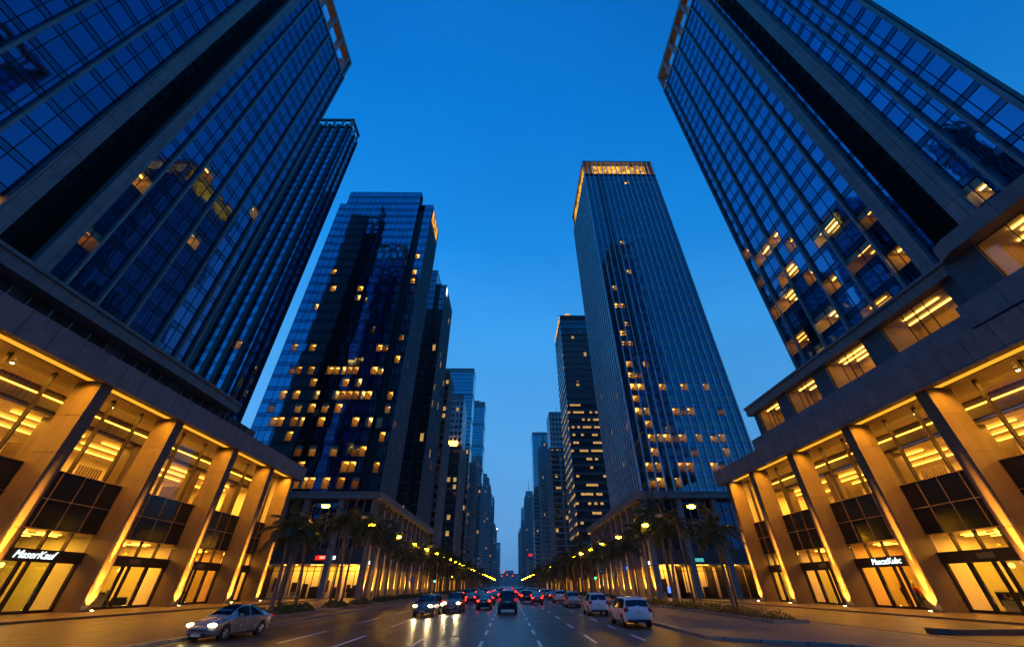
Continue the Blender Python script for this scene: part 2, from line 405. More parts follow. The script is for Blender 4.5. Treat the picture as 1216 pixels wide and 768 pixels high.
# lane lines
b = MB(); z = .006
def dash(x, y0, y1, wd=.165): b.quad((x-wd/2,y0,z), (x+wd/2,y0,z), (x+wd/2,y1,z), (x-wd/2,y1,z))
for x, per, ln, ph in ((1.5, 5.6, 2.6, 22.5), (-1.3, 5.6, 2.6, 22.2), (4.3, 8.2, 3.6, 24), (-4.5, 9, 3.0, 23), (-8.0, 11, 5.5, 22), (7.0, 6.4, 2.8, 25), (-11.2, 12, 6, 24)):
    y = ph
    while y < 900:
        jl = ln*rnd.uniform(.93, 1.05); dash(x + rnd.uniform(-.015,.015), y, y + jl); y += per
tag(b.build('lane_markings', M['paint']), kind='structure')
b = MB(); b.quad((KL+.35,-60,z), (KL+.5,-60,z), (KL+.5,2000,z), (KL+.35,2000,z))
b.quad((KR-.5,30,z), (KR-.37,30,z), (KR-.37,2000,z), (KR-.5,2000,z)); 
P_ = [(KR-.5,30), (KR-.3,24), (KR+1.3,20), (KR+5.2,14)]
for i in range(3):
    (x0,y0),(x1,y1) = P_[i], P_[i+1]; b.quad((x0,y0,z+.001), (x1,y1,z+.001), (x1+.13,y1,z+.001), (x0+.13,y0,z+.001))
tag(b.build('edge_line_markings', M['paint_y']), kind='structure')
# planting strips at the kerbs
b = MB()
strips = {-1: [(37.0, 39.9), (40.6, 47.6), (52.5, 58), (59.5, 66), (70, 82)] , 1: [(34, 48.5), (49.7, 57.5), (59, 66), (69.5, 77)]}
y = 86
while y < 420:
    for s in (-1, 1): strips[s].append((y, y+11))
    y += 13
for s in (-1, 1):
    for y0, y1 in strips[s]:
        x = s*20.0
        b.box(x-1.1, x+1.1, y0, y1, .10, .22)
tag(b.build('planting_soil', M['soil']), kind='structure')
for s, nm, lb in ((-1, 'left', ''), (1, 'right', '')):
    pass
b = MB()
for s in (-1, 1):
    for y0, y1 in strips[s]:
        x = s*20.0
        for x0, x1, ya, yb in ((x-1.25,x-1.1,y0-.15,y1+.15), (x+1.1,x+1.25,y0-.15,y1+.15), (x-1.1,x+1.1,y0-.15,y0), (x-1.1,x+1.1,y1,y1+.15)):
            b.box(x0, x1, ya, yb, .08, .30)
tag(b.build('planting_kerb', M['kerb']), kind='structure')
# dark granite nose of the drop-off bay
b = MB(); pts = [(23.2+1.0*math.cos(a), 26.6+.8*math.sin(a)) for a in [math.pi/2 + k*math.pi/8 for k in range(9)]] + [(46,25.2), (46,26.8)]
pts = [(23.8+.9*math.cos(math.pi/2+k*math.pi/8), 26.3+.75*math.sin(math.pi/2+k*math.pi/8)) for k in range(9)] + [(33.5,25.55), (33.5,27.05)]
b.poly_prism(pts, .14, .42)
tag(b.build('kerb_block', M['darkkerb'], bevel=.04), 'low black granite block with a rounded end on the brick paving', 'kerb block')
# far ridge closing the avenue
b = MB(); n = 60
hs = [55+45*math.sin(i*.35)+28*math.sin(i*.83+1)+14*math.sin(i*1.9) for i in range(n+1)]
for i in range(n):
    x0 = -3500+7000*i/n; x1 = -3500+7000*(i+1)/n
    h0 = max(20, hs[i]); h1 = max(20, hs[i+1])
    b.quad((x0,3300,-1), (x1,3300,-1), (x1,3600,h1), (x0,3600,h0)); b.quad((x0,3600,h0), (x1,3600,h1), (x1,4200,-1), (x0,4200,-1))
tag(b.build('hills', plain('hill_scrub', (.05,.07,.06), .9, 0, .3, .004, 0)), kind='structure')

# ------------------------------------------------------------------ lit office rooms (recessed boxes behind a pane)
ROOMS = {}
def room_mesh(w, h, var):
    key = (round(w, 2), round(h, 2), var)
    if key in ROOMS: return ROOMS[key]
    b = MB(); D = 4.5; r = random.Random(hash(key) % 9999)
    b.quad((0,D,0), (w,D,0), (w,D,h), (0,D,h), 0)               # back wall
    b.quad((0,0,0), (0,D,0), (0,D,h), (0,0,h), 0)
    b.quad((w,0,0), (w,0,h), (w,D,h), (w,D,0), 0)
    b.quad((0,0,0), (w,0,0), (w,D,0), (0,D,0), 3)               # floor
    b.quad((0,0,h), (0,D,h), (w,D,h), (w,0,h), 1)               # ceiling
    ys = (.9, 2.0, 3.2) if var % 3 else (1.2, 2.8)
    for y in ys:
        x0 = w*r.uniform(.08, .3); x1 = w*r.uniform(.7, .95)
        b.box(x0, x1, y, y+.18, h-.16, h-.10, 2)
    if var % 2: b.box(w*.15, w*.55, D-.6, D-.05, .02, h*.45, 4)   # cabinet
    if var in (2, 3): b.box(.03, w-.03, .12, .16, h*.68, h-.02, 5)   # lowered blind
    if var == 4: b.box(.03, w*.4, .12, .16, .02, h-.02, 5)
    b.box(w*.6, w*.9, 1.2, 2.2, .7, .78, 4)
    for a in (w*.62, w*.86): b.box(a, a+.06, 1.6, 1.7, .02, .7, 4)
    # pane and its thin frame
    b.quad((0,.03,0), (w,.03,0), (w,.03,h), (0,.03,h), 6)
    if w > 1.9: b.box(w/2-.04, w/2+.04, -.02, .10, 0, h, 7)
    b.box(0, w, -.02, .08, -.05, .03, 7); b.box(0, w, -.02, .08, h-.03, h+.05, 7)
    me = bpy.data.meshes.new('lit_window'); me.from_pydata(b.v, [], b.f)
    for k in ('officewall', 'inceil', ('officelamp', 'officelamp', 'officelamp_cool', 'officelamp_dim', 'officelamp_cool', 'officelamp_dim')[var % 6], 'infloor', 'indark', 'blind', 'glass', 'mullion'): me.materials.append(M[k])
    me.polygons.foreach_set('material_index', b.m); me.update(); ROOMS[key] = me
    return me
M['blind'] = plain('window_blind', (.45,.40,.30), .8, 0, .1, 3, 0)

def facade(bld, p0, u, nrm, width, z0, z1, nb, fh, lit=None, glass='glass_l', sp_frac=.26, mull=True, fins=None, skip=None, fin_w=.34, fin_d=.55, finmat='fin', mw=.09, z_fin1=None, sub=1, spg='spandrel'):
    """curtain wall: panes, thin mullion grid, big fins (each a part), lit windows (each a part, recessed)
    lit: dict {(bay, floor): (nbays, variant)}; u runs so that u x up = -nrm"""
    u = Vector((u[0], u[1], 0)); nrm = Vector((nrm[0], nrm[1], 0)); p0 = Vector((p0[0], p0[1], 0))
    lit = lit or {}; bw = width/nb; nf = max(1, round((z1-z0)/fh)); fh = (z1-z0)/nf
    covered = {}
    for (i, k), (n, var) in lit.items():
        for q in range(n): covered[(i+q, k)] = 1
    def P(s, zz, o=0): 
        q = p0 + u*s + nrm*o; return (q.x, q.y, zz)
    def slab(b, s0, s1, za, zb, o0, o1, mi=0):
        b.add([P(s0,za,o0), P(s1,za,o0), P(s1,za,o1), P(s0,za,o1), P(s0,zb,o0), P(s1,zb,o0), P(s1,zb,o1), P(s0,zb,o1)],
              [(0,3,2,1),(4,5,6,7),(0,1,5,4),(1,2,6,5),(2,3,7,6),(3,0,4,7)], mi)
    g = MB(); mb = MB()
    for k in range(nf):
        za = z0 + k*fh; zs = za + sp_frac*fh; zb = za + fh
        for i in range(nb):
            if skip and skip(i, k): continue
            s0 = i*bw; s1 = s0+bw
            g.quad(P(s0,za), P(s1,za), P(s1,zs), P(s0,zs), 1)
            if (i, k) not in covered:
                if sub == 2:
                    sm_ = (s0+s1)/2
                    g.quad(P(s0,zs), P(sm_,zs), P(sm_,zb), P(s0,zb), 0); g.quad(P(sm_,zs), P(s1,zs), P(s1,zb), P(sm_,zb), 0)
                else:
                    g.quad(P(s0,zs), P(s1,zs), P(s1,zb), P(s0,zb), 0)
        if mull:
            slab(mb, 0, width, za-mw/2, za+mw/2, -.02, .06); slab(mb, 0, width, zs-mw/2, zs+mw/2, -.02, .06)
    if mull:
        for i in range(nb+1):
            slab(mb, i*bw-mw*.4, i*bw+mw*.4, z0, z1, -.02, .07)
        mb.build('mullion_grid', M['mullion'], bld)
    g.build('glass_facade', [M[glass], M['spandrel_m' if glass in ('glass_m', 'glass_p') else spg]], bld)
    for s in (fins or []):
        fb = MB(); slab(fb, s-fin_w/2, s+fin_w/2, z0-.2, (z_fin1 or z1)+.1, -.05, fin_d)
        fb.build('facade_fin', M[finmat], bld)
    po = parent_off(bld)
    ang = math.atan2(u.y, u.x)
    for (i, k), (n, var) in lit.items():
        za = z0 + k*fh + sp_frac*fh
        me = room_mesh(bw*n - .06, fh*(1-sp_frac) - .06, var)
        o = bpy.data.objects.new('lit_window', me); COL.objects.link(o); o.parent = bld
        q = P(i*bw + .03, za + .03, 0)
        o.location = (q[0]-po.x, q[1]-po.y, q[2]-po.z); o.rotation_euler = (0, 0, ang)
    return fh

def signtext(txt, name, bld, loc, rot, size, mat, ext=.02, align='CENTER'):
    cu = bpy.data.curves.new(name, 'FONT'); cu.body = txt; cu.size = size; cu.extrude = ext; cu.align_x = align; cu.align_y = 'CENTER'
    cu.shear = .25 if name == 'shop_lettering' else 0
    o = bpy.data.objects.new(name, cu); dg = bpy.context.evaluated_depsgraph_get()
    COL.objects.link(o); bpy.context.view_layer.update()
    me = bpy.data.meshes.new_from_object(o.evaluated_get(bpy.context.evaluated_depsgraph_get()))
    bpy.data.objects.remove(o); me.name = name; me.materials.clear(); me.materials.append(mat)
    o = bpy.data.objects.new(name, me); COL.objects.link(o)
    if bld is not None: o.parent = bld
    po = parent_off(bld)
    o.location = (loc[0]-po.x, loc[1]-po.y, loc[2]-po.z); o.rotation_euler = rot
    return o

def spot(name, loc, aim, energy, col, angle, blend=.4, size=.08, parent=None):
    l = bpy.data.lights.new(name, 'SPOT'); l.energy = energy; l.color = col; l.spot_size = rad(angle); l.spot_blend = blend; l.shadow_soft_size = size
    o = bpy.data.objects.new(name, l); COL.objects.link(o)
    d = Vector(aim) - Vector(loc); o.rotation_euler = d.to_track_quat('-Z', 'Y').to_euler()
    o.location = loc
    if parent is not None:
        o.parent = parent; po = parent_off(parent); o.location = (loc[0]-po.x, loc[1]-po.y, loc[2]-po.z)
    return o

def area(name, loc, sx, sy, energy, col, parent=None, rot=(0, 0, 0), spread=180):
    l = bpy.data.lights.new(name, 'AREA'); l.shape = 'RECTANGLE'; l.size = sx; l.size_y = sy; l.energy = energy; l.color = col; l.spread = rad(spread)
    o = bpy.data.objects.new(name, l); COL.objects.link(o); o.rotation_euler = rot
    po = parent_off(parent); o.location = (loc[0]-po.x, loc[1]-po.y, loc[2]-po.z)
    if parent is not None: o.parent = parent
    return o

# repairs and covers in the carriageway
M['tar'] = plain('tar_patch', (.016,.016,.017), .42, 0, .3, 2, .3); M['iron'] = plain('cast_iron', (.05,.045,.04), .45, .7, .3, 6, .6)
b = MB()
for x0, x1, y0, y1 in ((-6.9,-5.4,25.5,31.2), (2.0,3.6,27,36), (-3.9,-2.2,38,41), (5.0,6.3,44,53), (-13.6,-12.1,30,41), (-.7,.7,60,66)):
    b.quad((x0,y0,.004), (x1,y0+.1,.004), (x1-.05,y1,.004), (x0+.06,y1-.12,.004))
tag(b.build('road_patch', M['tar']), kind='structure')
for x, y, lb in ((-2.9, 27.2, 'round iron manhole cover in the middle of the road, closest of them'), (2.6, 41, 'round iron manhole cover in the lane behind the dark red saloon'), (-9.6, 33, 'round iron manhole cover on the empty left lanes')):
    b = MB(); b.tube([(x,y,.001), (x,y,.012)], .36, 24); b.tube([(x,y,.012), (x,y,.016)], .30, 24)
    tag(b.build('manhole_cover', M['iron']), lb, 'manhole cover')
M['poster_a'] = plain('poster_print_rust', (.30,.10,.05), .6, 0, .5, 1.5, 0); M['poster_b'] = plain('poster_print_ochre', (.42,.30,.12), .6, 0, .5, 1.2, 0); M['poster_c'] = plain('poster_print_dark', (.08,.06,.06), .6, 0, .6, 1.8, 0)
M['pendant'] = emit('pendant_globe', (1, .55, .12), 6)
M['plate'] = plain('dull_brass_plate', (.16,.12,.07), .5, .4)
# ------------------------------------------------------------------ the two near buildings: podium + tower
def podium(bld, s, colY, zf0, zf1, y_end, signs, ystart=8):
    X = lambda d: s*d
    def box(b, d0, d1, y0, y1, z0, z1, mi=0): b.box(X(d0), X(d1), y0, y1, z0, z1, mi)
    zb = .28
    # columns: blocks of stone with recessed joints
    for cy in colY:
        b = MB(); y0, y1 = cy-.6, cy+.6; segs = [zb, 1.0, 6.2, 12.0, 15.4, zf0]
        for a, c in zip(segs, segs[1:]):
            box(b, 40, 42.5, y0, y1, a + .02, c - .02)
        box(b, 40.05, 42.45, y0+.05, y1-.05, zb, zf0)
        col = b.build('column', M['column'], bld)
        # uplight let into the paving at the street face
        b = MB(); b.tube([(X(39.35), cy, zb), (X(39.35), cy, zb+.09)], .16, 12); b.tube([(X(39.35), cy, zb+.09), (X(39.35), cy, zb+.10)], .12, 12, 1)
        up = b.build('uplight', [M['bronze'], M['downlight']], col)
        spot('uplight_lamp', (X(39.36), cy, zb+.14), (X(40.0), cy, zb+2.75), 34000, (1, .44, .045), 22, .9, .05, bld)
        spot('uplight_lamp', (X(39.36), cy, zb+.14), (X(40.0), cy, zb+5.9), 260000, (1, .44, .045), 6.8, .7, .05, bld)
        spot('uplight_lamp', (X(39.36), cy, zb+.14), (X(40.05), cy, 1.6), 5000, (1, .46, .06), 62, .9, .05, bld)
        # inner column row behind the glass
        b = MB(); box(b, 47.2, 48.5, cy+3.4, cy+4.5, 11, zf0-.4); b.build('inner_column', M['column'], bld)
    # fascia, soffit, inner beam
    b = MB(); box(b, 39.5, 40.35, ystart, y_end, zf0, zf1); box(b, 40.35, 60, ystart, y_end, zf1-.5, zf1-.02)
    box(b, 40.35, 41.4, y_end-.8, y_end, zf0+.02, zf1-.5)
    b.build('fascia', M['fascia'], bld)
    b = MB(); box(b, 41.45, 47, ystart, y_end-.8, zf0+.02, zf0+.12); b.build('soffit', M['soffit'], bld)
    b = MB(); box(b, 46.8, 47.5, ystart, y_end-.8, zf0-1.7, zf0); b.build('inner_beam', M['indark'], bld)
    b = MB(); box(b, 46.65, 46.78, ystart, y_end-1, zf0-.75, zf0-.66); b.build('strip_light', M['strip'], bld)
    bays = [(a+.6, c-.6) for a, c in zip(colY, colY[1:])]
    if colY[0] > ystart: bays = [(ystart+.1, colY[0]-.6)] + bays
    for bi, (y0, y1) in enumerate(bays):
        L = y1-y0
        b = MB(); box(b, 40.42, 41.38, y0+.25, y1-.25, zf0+.10, zf0+.16); b.build('cove_light', M['cove'], bld)
        area('cove_lamp', (X(40.9), (y0+y1)/2, zf0+.07), 0.8, L*.9, 2100, AMBER, bld, (0,0,0), 130)  # unseen area lights added to light the bay more than its visible fixtures
        area('shop_lamp', (X(46.2), (y0+y1)/2, 6.3), 4, L*.8, 1300*(.85, 1.15, .7, 1.0, 1.25, .8, 1.05)[bi % 7], WARM, bld)
        area('hall_lamp', (X(51.5), (y0+y1)/2, zf0-2.3), 6, L*.8, 1900*(1.0, .75, 1.2, .85, 1.1, .7, 1.0)[bi % 7], WARM, bld)
        area('lobby_lamp', (X(44.6), (y0+y1)/2, zf0-.1), 2.5, L*.8, 420, AMBER, bld)
        # downlight in the soffit
        b = MB(); dy = y0 + L*.55
        b.tube([(X(44.4), dy, zf0-.06), (X(44.4), dy, zf0+.02)], .17, 12, 0); b.tube([(X(44.4), dy, zf0-.075), (X(44.4), dy, zf0-.06)], .13, 12, 1)
        b.build('downlight', [M['bronze'], M['downlight']], bld)
        q = y0 + L*.28
        mulls = [y0 + L*f for f in (.0, .27, .52, .77, 1.0)]
        # glass wall and mullions
        b = MB(); b.quad((X(42.75), y0, 11.2), (X(42.75), y1, 11.2), (X(42.75), y1, zf0+.02), (X(42.75), y0, zf0+.02))
        b.build('glass_wall', M['glass'], bld)
        b = MB(); b.quad((X(42.75), y0, 5.0), (X(42.75), y1, 5.0), (X(42.75), y1, 6.5), (X(42.75), y0, 6.5)); b.build('transom_window', M['glass'], bld)
        for f in (.36, .78): 
            b = MB(); yy = y0 + L*f; box(b, 42.45, 42.85, yy-.07, yy+.07, 11.2, zf0); b.build('mullion', M['bronze'], bld)
        for yy in mulls[1:-1]: b = MB(); box(b, 42.5, 42.85, yy-.06, yy+.06, 5.0, 6.5); b.build('mullion', M['bronze'], bld)
        # dark spandrel of two rows of panels
        b = MB()
        for r_ in range(2):
            for k in range(4):
                ya, yb = mulls[k], mulls[k+1]; za = 6.5 + r_*2.35
                box(b, 42.2, 42.5, ya+.04, yb-.04, za+.035, za+2.315)
        box(b, 42.28, 42.9, y0, y1, 6.5, 11.2, 1)
        for k in (1, 2, 3): box(b, 42.16, 42.21, mulls[k]-.03, mulls[k]+.03, 6.5, 11.2, 1)
        for zz in (6.5, 8.82, 11.15): box(b, 42.15, 42.20, y0, y1, zz, zz+.055, 1)
        sp_ = b.build('spandrel_panel', [M['blackglass'], M['panelline']], bld)
        # sign band
        b = MB(); box(b, 42.25, 42.9, y0, y1, 4.05, 5.0); band = b.build('sign_band', M['bronze'], bld)
        # shopfront frame
        posts = [y0+.06, y0+L*.18, y0+L*.42, y0+L*.50, y0+L*.74, y1-.06]
        b = MB()
        for k, yy in enumerate(posts): 
            ww = .09 if k not in (1, 4) else .15
            box(b, 42.45, 42.75, yy-ww, yy+ww, zb, 4.05)
        box(b, 42.45, 42.8, y0, y1, zb, zb+.22)
        b.build('shopfront_frame', M['bronze'], bld)
        for k in (0, 2, 4):
            b = MB(); b.quad((X(42.62), posts[k], zb+.2), (X(42.62), posts[k+1], zb+.2), (X(42.62), posts[k+1], 4.05), (X(42.62), posts[k], 4.05)); b.build('shop_window', M['glass'], bld)
        for k in (1, 3):
            b = MB(); b.quad((X(42.60), posts[k]+.1, zb+.2), (X(42.60), posts[k+1]-.1, zb+.2), (X(42.60), posts[k+1]-.1, 4.05), (X(42.60), posts[k]+.1, 4.05))
            d = b.build('shop_door', M['glass_door'], bld)
            b = MB(); yy = posts[k+1]-.3; b.tube([(X(42.5), yy, 1.0), (X(42.5), yy, 2.4)], .035, 8); b.build('door_handle', M['frame_l'], d)
        # interiors of the bay
        b = MB()
        bw_ = 50 + (bi % 3)*1.2
        b.quad((X(bw_), y0-.7, zb), (X(bw_), y1+.7, zb), (X(bw_), y1+.7, 6.6), (X(bw_), y0-.7, 6.6))
        box(b, 43.1, bw_, y1+.6, y1+.8, zb, 6.55)
        if bi == 0: box(b, 43.1, bw_, y0-.8, y0-.6, zb, 6.55)
        # shelving niches, panels on the back wall
        for k in range(3):
            yy = y0 + L*(.15+.28*k) ; box(b, bw_-.25, bw_-.05, yy, yy+L*.16, zb+.1, 3.0, 1)
        box(b, 46.5, 46.7, y0 + L*.10, y0 + L*.30, zb, 3.4, 2)
        b.build('shop_wall', [M[('inwall', 'inwall_b', 'inwall', 'inwall_c')[(bi + (1 if s > 0 else 0)) % 4]], M['indark'], M['inwall_b']], bld)
        rr = random.Random(bi*7 + (3 if s > 0 else 0))
        for k in range(2):
            b = MB(); yy = y0 + L*rr.uniform(.05, .7); hh = rr.uniform(1.2, 2.2); z_ = zb + rr.uniform(.6, 1.6); ww = rr.uniform(.9, 1.9)
            box(b, bw_-.34, bw_-.28, yy, yy+ww, z_, z_+hh); box(b, bw_-.30, bw_-.26, yy-.06, yy+ww+.06, z_-.06, z_+hh+.06, 1)
            b.build('wall_panel', [M[rr.choice(('poster_a', 'poster_b', 'poster_c'))], M['bronze']], bld)
        b = MB(); hgt = rr.uniform(.8, 1.3); yy = y0 + L*rr.uniform(.45, .7); box(b, 44.6, 45.3, yy, yy+L*.18, zb+.03, zb+hgt); box(b, 44.55, 45.35, yy-.05, yy+L*.18+.05, zb+hgt, zb+hgt+.05, 1)
        for q in range(4):
            yq = yy + L*.18*(q+.5)/4; box(b, 44.8, 45.05, yq-.1, yq+.1, zb+hgt+.05, zb+hgt+.05+rr.uniform(.15, .45), rr.choice((2, 3)))
        b.build('display_plinth', [M['inwall'], M['bronze'], M['poster_b'], M['poster_c']], bld)
        for k in range(rr.choice((1, 2))):
            b = MB(); yy = y0 + L*rr.uniform(.2, .8); xx = 44.6 + rr.random()*2
            b.tube([(X(xx), yy, 6.3), (X(xx), yy, 4.0)], .015, 5, 0); b.ball((X(xx), yy, 3.8), .22, .22, .22, 10, 6, 1)
            b.build('pendant_lamp', [M['bronze'], M['pendant']], bld)
        b = MB()
        for k, (dd, f0, f1) in enumerate(((43.9, .08, .30), (43.9, .55, .8), (45.6, .02, .36), (45.6, .5, .95), (47.8, .1, .9))):
            box(b, dd, dd+.14, y0+L*f0, y0+L*f1, 6.34, 6.40)
        for k in range(3):
            yy = y0 + L*(.25+.25*k); b.tube([(X(44.8), yy, 6.36), (X(44.8), yy, 6.44)], .26, 12, 0)
        b.build('shop_ceiling_light', M['shoplamp'], bld)
        # hall above: three rows of linear lamps
        for dd in (49.2, 51.6, 54.5):
            b = MB(); box(b, dd, dd+.16, y0 + L*rnd.uniform(.0, .1), y0 + L*rnd.uniform(.85, 1.05), zf0-2.25, zf0-2.16)
            b.build('hall_strip_light', M['strip'], bld)
        if bi % 2 == 0:
            b = MB(); ya = y0+L*.30
            for k in range(9): box(b, 52.9, 53.0, ya+k*.36, ya+k*.36+.2, 11.1, 14.6)
            b.build('slatted_screen', M['indark'], bld)
        else:
            b = MB(); box(b, 51, 53, y0+L*.55, y0+L*.8, 11.05, 14.8); b.build('dark_cabinet', M['indark'], bld)
        if signs.get(bi):
            rz = rad(90) if s < 0 else rad(-90)
            signtext(signs[bi], 'shop_lettering', band, (X(42.20), (y0+y1)/2 + (-.2 if s < 0 else .3), 4.54), (rad(90), 0, rz), .82, M['sign_white'])
        else:
            b = MB(); yy = y0 + L*.5; box(b, 42.2, 42.28, yy-.75, yy+.75, 4.3, 4.75); pl = b.build('name_plate', M['plate'], band)
    # slabs
    b = MB(); box(b, 42.95, 60, ystart, y_end-.4, 10.6, 11.05, 0); box(b, 42.95, 60, ystart, y_end-.4, 6.6, 7.0, 1)
    box(b, 43, 60, ystart, y_end-.4, zb+.01, zb+.03, 0)
    b.build('floor_slab', [M['infloor'], M['inceil']], bld)
    b = MB(); box(b, 47.5, 60, ystart, y_end-.8, zf0-2.0, zf0-1.75); b.build('hall_ceiling', M['inceil'], bld)
    b = MB(); box(b, 58, 58.3, ystart, y_end-.8, 11.05, zf0-2); 
    box(b, 43, 58, ystart-.3, ystart, zb, zf0)
    b.build('hall_wall', M['inwall'], bld)
    # glazed end wall with deep bronze frames
    ye = y_end-2.2; b = MB(); box(b, 42.95, 58, ye-.1, ye+.1, 11.2, zf0); b.build('hall_wall', M['inwall'], bld)
    b = MB(); box(b, 42.9, 58, ye-.15, ye+.15, 6.5, 11.2); box(b, 42.9, 58, ye-.15, ye+.15, zb, 1.0)
    for k in range(5): box(b, 43+k*3.6, 43.25+k*3.6, ye-.17, ye+.17, zb, 6.5)
    b.build('end_wall', M['bronze'], bld)


def recess(bld, s, d, y0, y1, z0, z1, pil0, pil1):
    """the dark vertical slot between two stone pilasters"""
    X = lambda dd: s*dd
    b = MB(); b.box(X(d+4.0), X(d+4.3), y0, y1, z0, z1); b.box(X(d+.1), X(d+4), y1-.12, y1, z0, z1)
    b.box(X(d+.1), X(d+4), y0, y0+.12, z0, z1)
    n = int((z1-z0)/4.1)
    for k in range(n): b.box(X(d+3.7), X(d+4), y0+.15, y1-.15, z0+k*4.1, z0+k*4.1+.15)
    for q in range(1, 3): 
        yy = y0 + (y1-y0)*q/3; b.box(X(d+3.8), X(d+4), yy-.06, yy+.06, z0, z1)
    b.build('recessed_slot', M['darkclad'], bld)
    for a, c in (pil0, pil1):
        b = MB(); b.box(X(d-.75), X(d+1.2), a, c, z0-.1, z1+.2); b.build('pilaster', M['pilaster'], bld)

def crown(bld, s, d, y0, y1, z0, z1, posts, x_back):
    """open frame round the roof, floodlit from below"""
    X = lambda dd: s*dd
    b = MB(); b.box(X(d-.3), X(d+1.8), y0, y1, z1-1.6, z1); b.box(X(d+1.8), X(x_back), y1-1.6, y1, z1-1.6, z1); b.box(X(d-.25), X(d+1.2), y0, y1, z0-.6, z0+.5)
    b.box(X(d+1.2), X(x_back), y1-1.4, y1-.02, z0-.6, z0+.5)
    b.build('crown_beam', M['pilaster'], bld)
    for yy in posts:
        b = MB(); b.box(X(d-.2), X(d+1.5), yy-.35, yy+.35, z0+.5, z1-1.6); b.build('crown_post', M['pilaster'], bld)
    for k in range(1, 4):
        xx = d + (x_back-d)*k/4; b = MB(); b.box(X(xx), X(xx+.8), y1-1.5, y1-.1, z0+.5, z1-1.6); b.build('crown_post', M['pilaster'], bld)
    b = MB()
    for a, c in zip(posts, posts[1:]):
        b.box(X(d+1.6), X(d+2.1), a+.8, c-.8, z0+.6, z0+.75)
    b.build('crown_floodlight', M['crownlamp'], bld)
    b = MB(); b.box(X(d+3), X(x_back), y0+6, y1-3, z0-.5, z0+.2); b.box(X(d+4.5), X(x_back-2.5), y0+8, y1-8, z0+.2, z1-1)
    b.build('roof_plant', M['darkclad'], bld)

# ---- left
B1 = thing('office_tower', 'huge dark blue glass tower over the amber colonnade behind the silver saloon', 'office tower', (-42, 40, 0))
podium(B1, -1, [13.5, 24.5, 34.9, 45.1, 56.6, 67.0, 74.6], 18.7, 21.1, 77.5, {3: 'MaserKauf'})
b = MB(); b.box(-50, -50.4, 8, 74, 20.9, 27.2); b.build('recessed_wall', M['bluewall'], B1)
for y0, y1 in ((23.0, 29.4), (31.2, 40.3), (42.8, 51.2), (53.4, 62.5), (64, 71)):
    b = MB(); b.box(-49.95, -49.7, y0, y1, 25.2, 27.0, 0)
    for k in range(5): b.box(-49.72, -49.62, y0 + (y1-y0)*k/4 - .05, y0 + (y1-y0)*k/4 + .05, 25.2, 27.0, 1)
    for k in range(9): b.box(-49.7, -49.64, y0, y1, 25.25+k*.2, 25.33+k*.2, 0)
    b.box(-49.72, -49.62, y0, y1, 25.9, 25.96, 1)
    b.build('louvre_panel', [M['louvre'], M['frame_l']], B1)
b = MB(); b.box(-47.8, -60, 4, 64, 27.2, 28.5); b.box(-47.6, -60, 4, 64.2, 28.52, 28.9); b.build('cornice', M['cornice'], B1)
z0, z1 = 28.9, 139
facade(B1, (-55, 33.6), (0, 1), (1, 0), 23.4, z0, z1, 10, 4.05, {(1,0): (2,1), (0,2): (1,3), (5,5):(1,2), (8,9):(1,4), (3,8):(1,3), (0,5):(1,1)}, 'glass_l', .24, fins=[2.34, 6.6, 11.4, 16.6, 20.9, 23.2], sub=1)
facade(B1, (-55, -6), (0, 1), (1, 0), 32.6, z0, z1, 12, 4.05, {(11,1): (1,1)}, 'glass_l', .24, fins=[-0, 9, 18.5, 23.2, 28.0])
recess(B1, -1, 55, 28.2, 32.0, z0, z1, (26.4, 28.2), (32.0, 33.7))
b = MB(); b.box(-60, -66, -6, 52, z0, z1+.5); b.build('tower_core', M['darkclad'], B1)
facade(B1, (-55, 57), (-1, 0), (0, 1), 15, z0, z1, 6, 4.05, {(1,3):(1,1),(4,8):(1,0),(5,8):(1,2),(3,12):(1,0),(4,12):(2,1),(2,16):(1,1),(5,20):(1,0)}, 'glass_l', .24, fins=[5, 10, 14.8])
crown(B1, -1, 55, -6, 57, 139.4, 150.3, [-6, 2, 10, 18, 26.5, 33, 38.5, 44, 49.5, 55, 56.6], 70)

# ---- right
B2 = thing('office_tower', 'huge blue glass tower with many lit lower offices and a terraced podium', 'office tower', (42, 40, 0))
podium(B2, 1, [13.0, 23.6, 33.9, 44.0, 54.9, 65.4, 73.6], 17.8, 20.2, 76.5, {4: 'MascatKubc'})
# set-back storey with lit windows above a parapet
b = MB(); b.box(46.6, 47.2, 29, 72.5, 22.9, 25.2); b.box(45.2, 47.2, 18, 30.5, 23.0, 25.4); b.box(47.2, 60, 18, 72.5, 22.85, 23.1); b.build('parapet', M['cornice'], B2)
b = MB(); b.box(48.2, 60, 18, 72, 20.0, 22.85)
for k in range(24): b.box(48.0, 48.2, 19+k*2.2, 20.6+k*2.2, 20.6, 22.4)
b.build('recessed_wall', M['louvre'], B2)
gr = [(70.5, 64.3), (61.4, 54.6), (51.6, 44.2), (41.0, 32.4)]
for k, (ya, yb) in enumerate(gr):
    facade(B2, (49.0, ya), (0, -1), (-1, 0), ya-yb, 24.6, 30.2, 3, 5.6, {(0,0):(3, (1,6,7,12)[k])}, 'spandrel', .12)
for ya, yb in ((72, 70.5), (64.3, 61.4), (54.6, 51.6), (44.2, 41.0), (32.4, 29.4)):
    b = MB(); b.box(48.6, 49.3, yb, ya, 23.1, 30.2); b.build('wall_pier', M['bluewall'], B2)
b = MB(); b.box(46.7, 48.6, 26.3, 29.3, 23.1, 30.15); b.build('wall_pier', M['bluewall'], B2)
b = MB(); b.box(46.0, 46.6, 26.2, 29.4, 23.1, 30.1); b.build('wall_pier', M['bluewall'], B2)
facade(B2, (46.3, 26.2), (0, -1), (-1, 0), 8, 25.2, 30.1, 3, 5.6, {(0,0):(3,7)}, 'spandrel', .14)
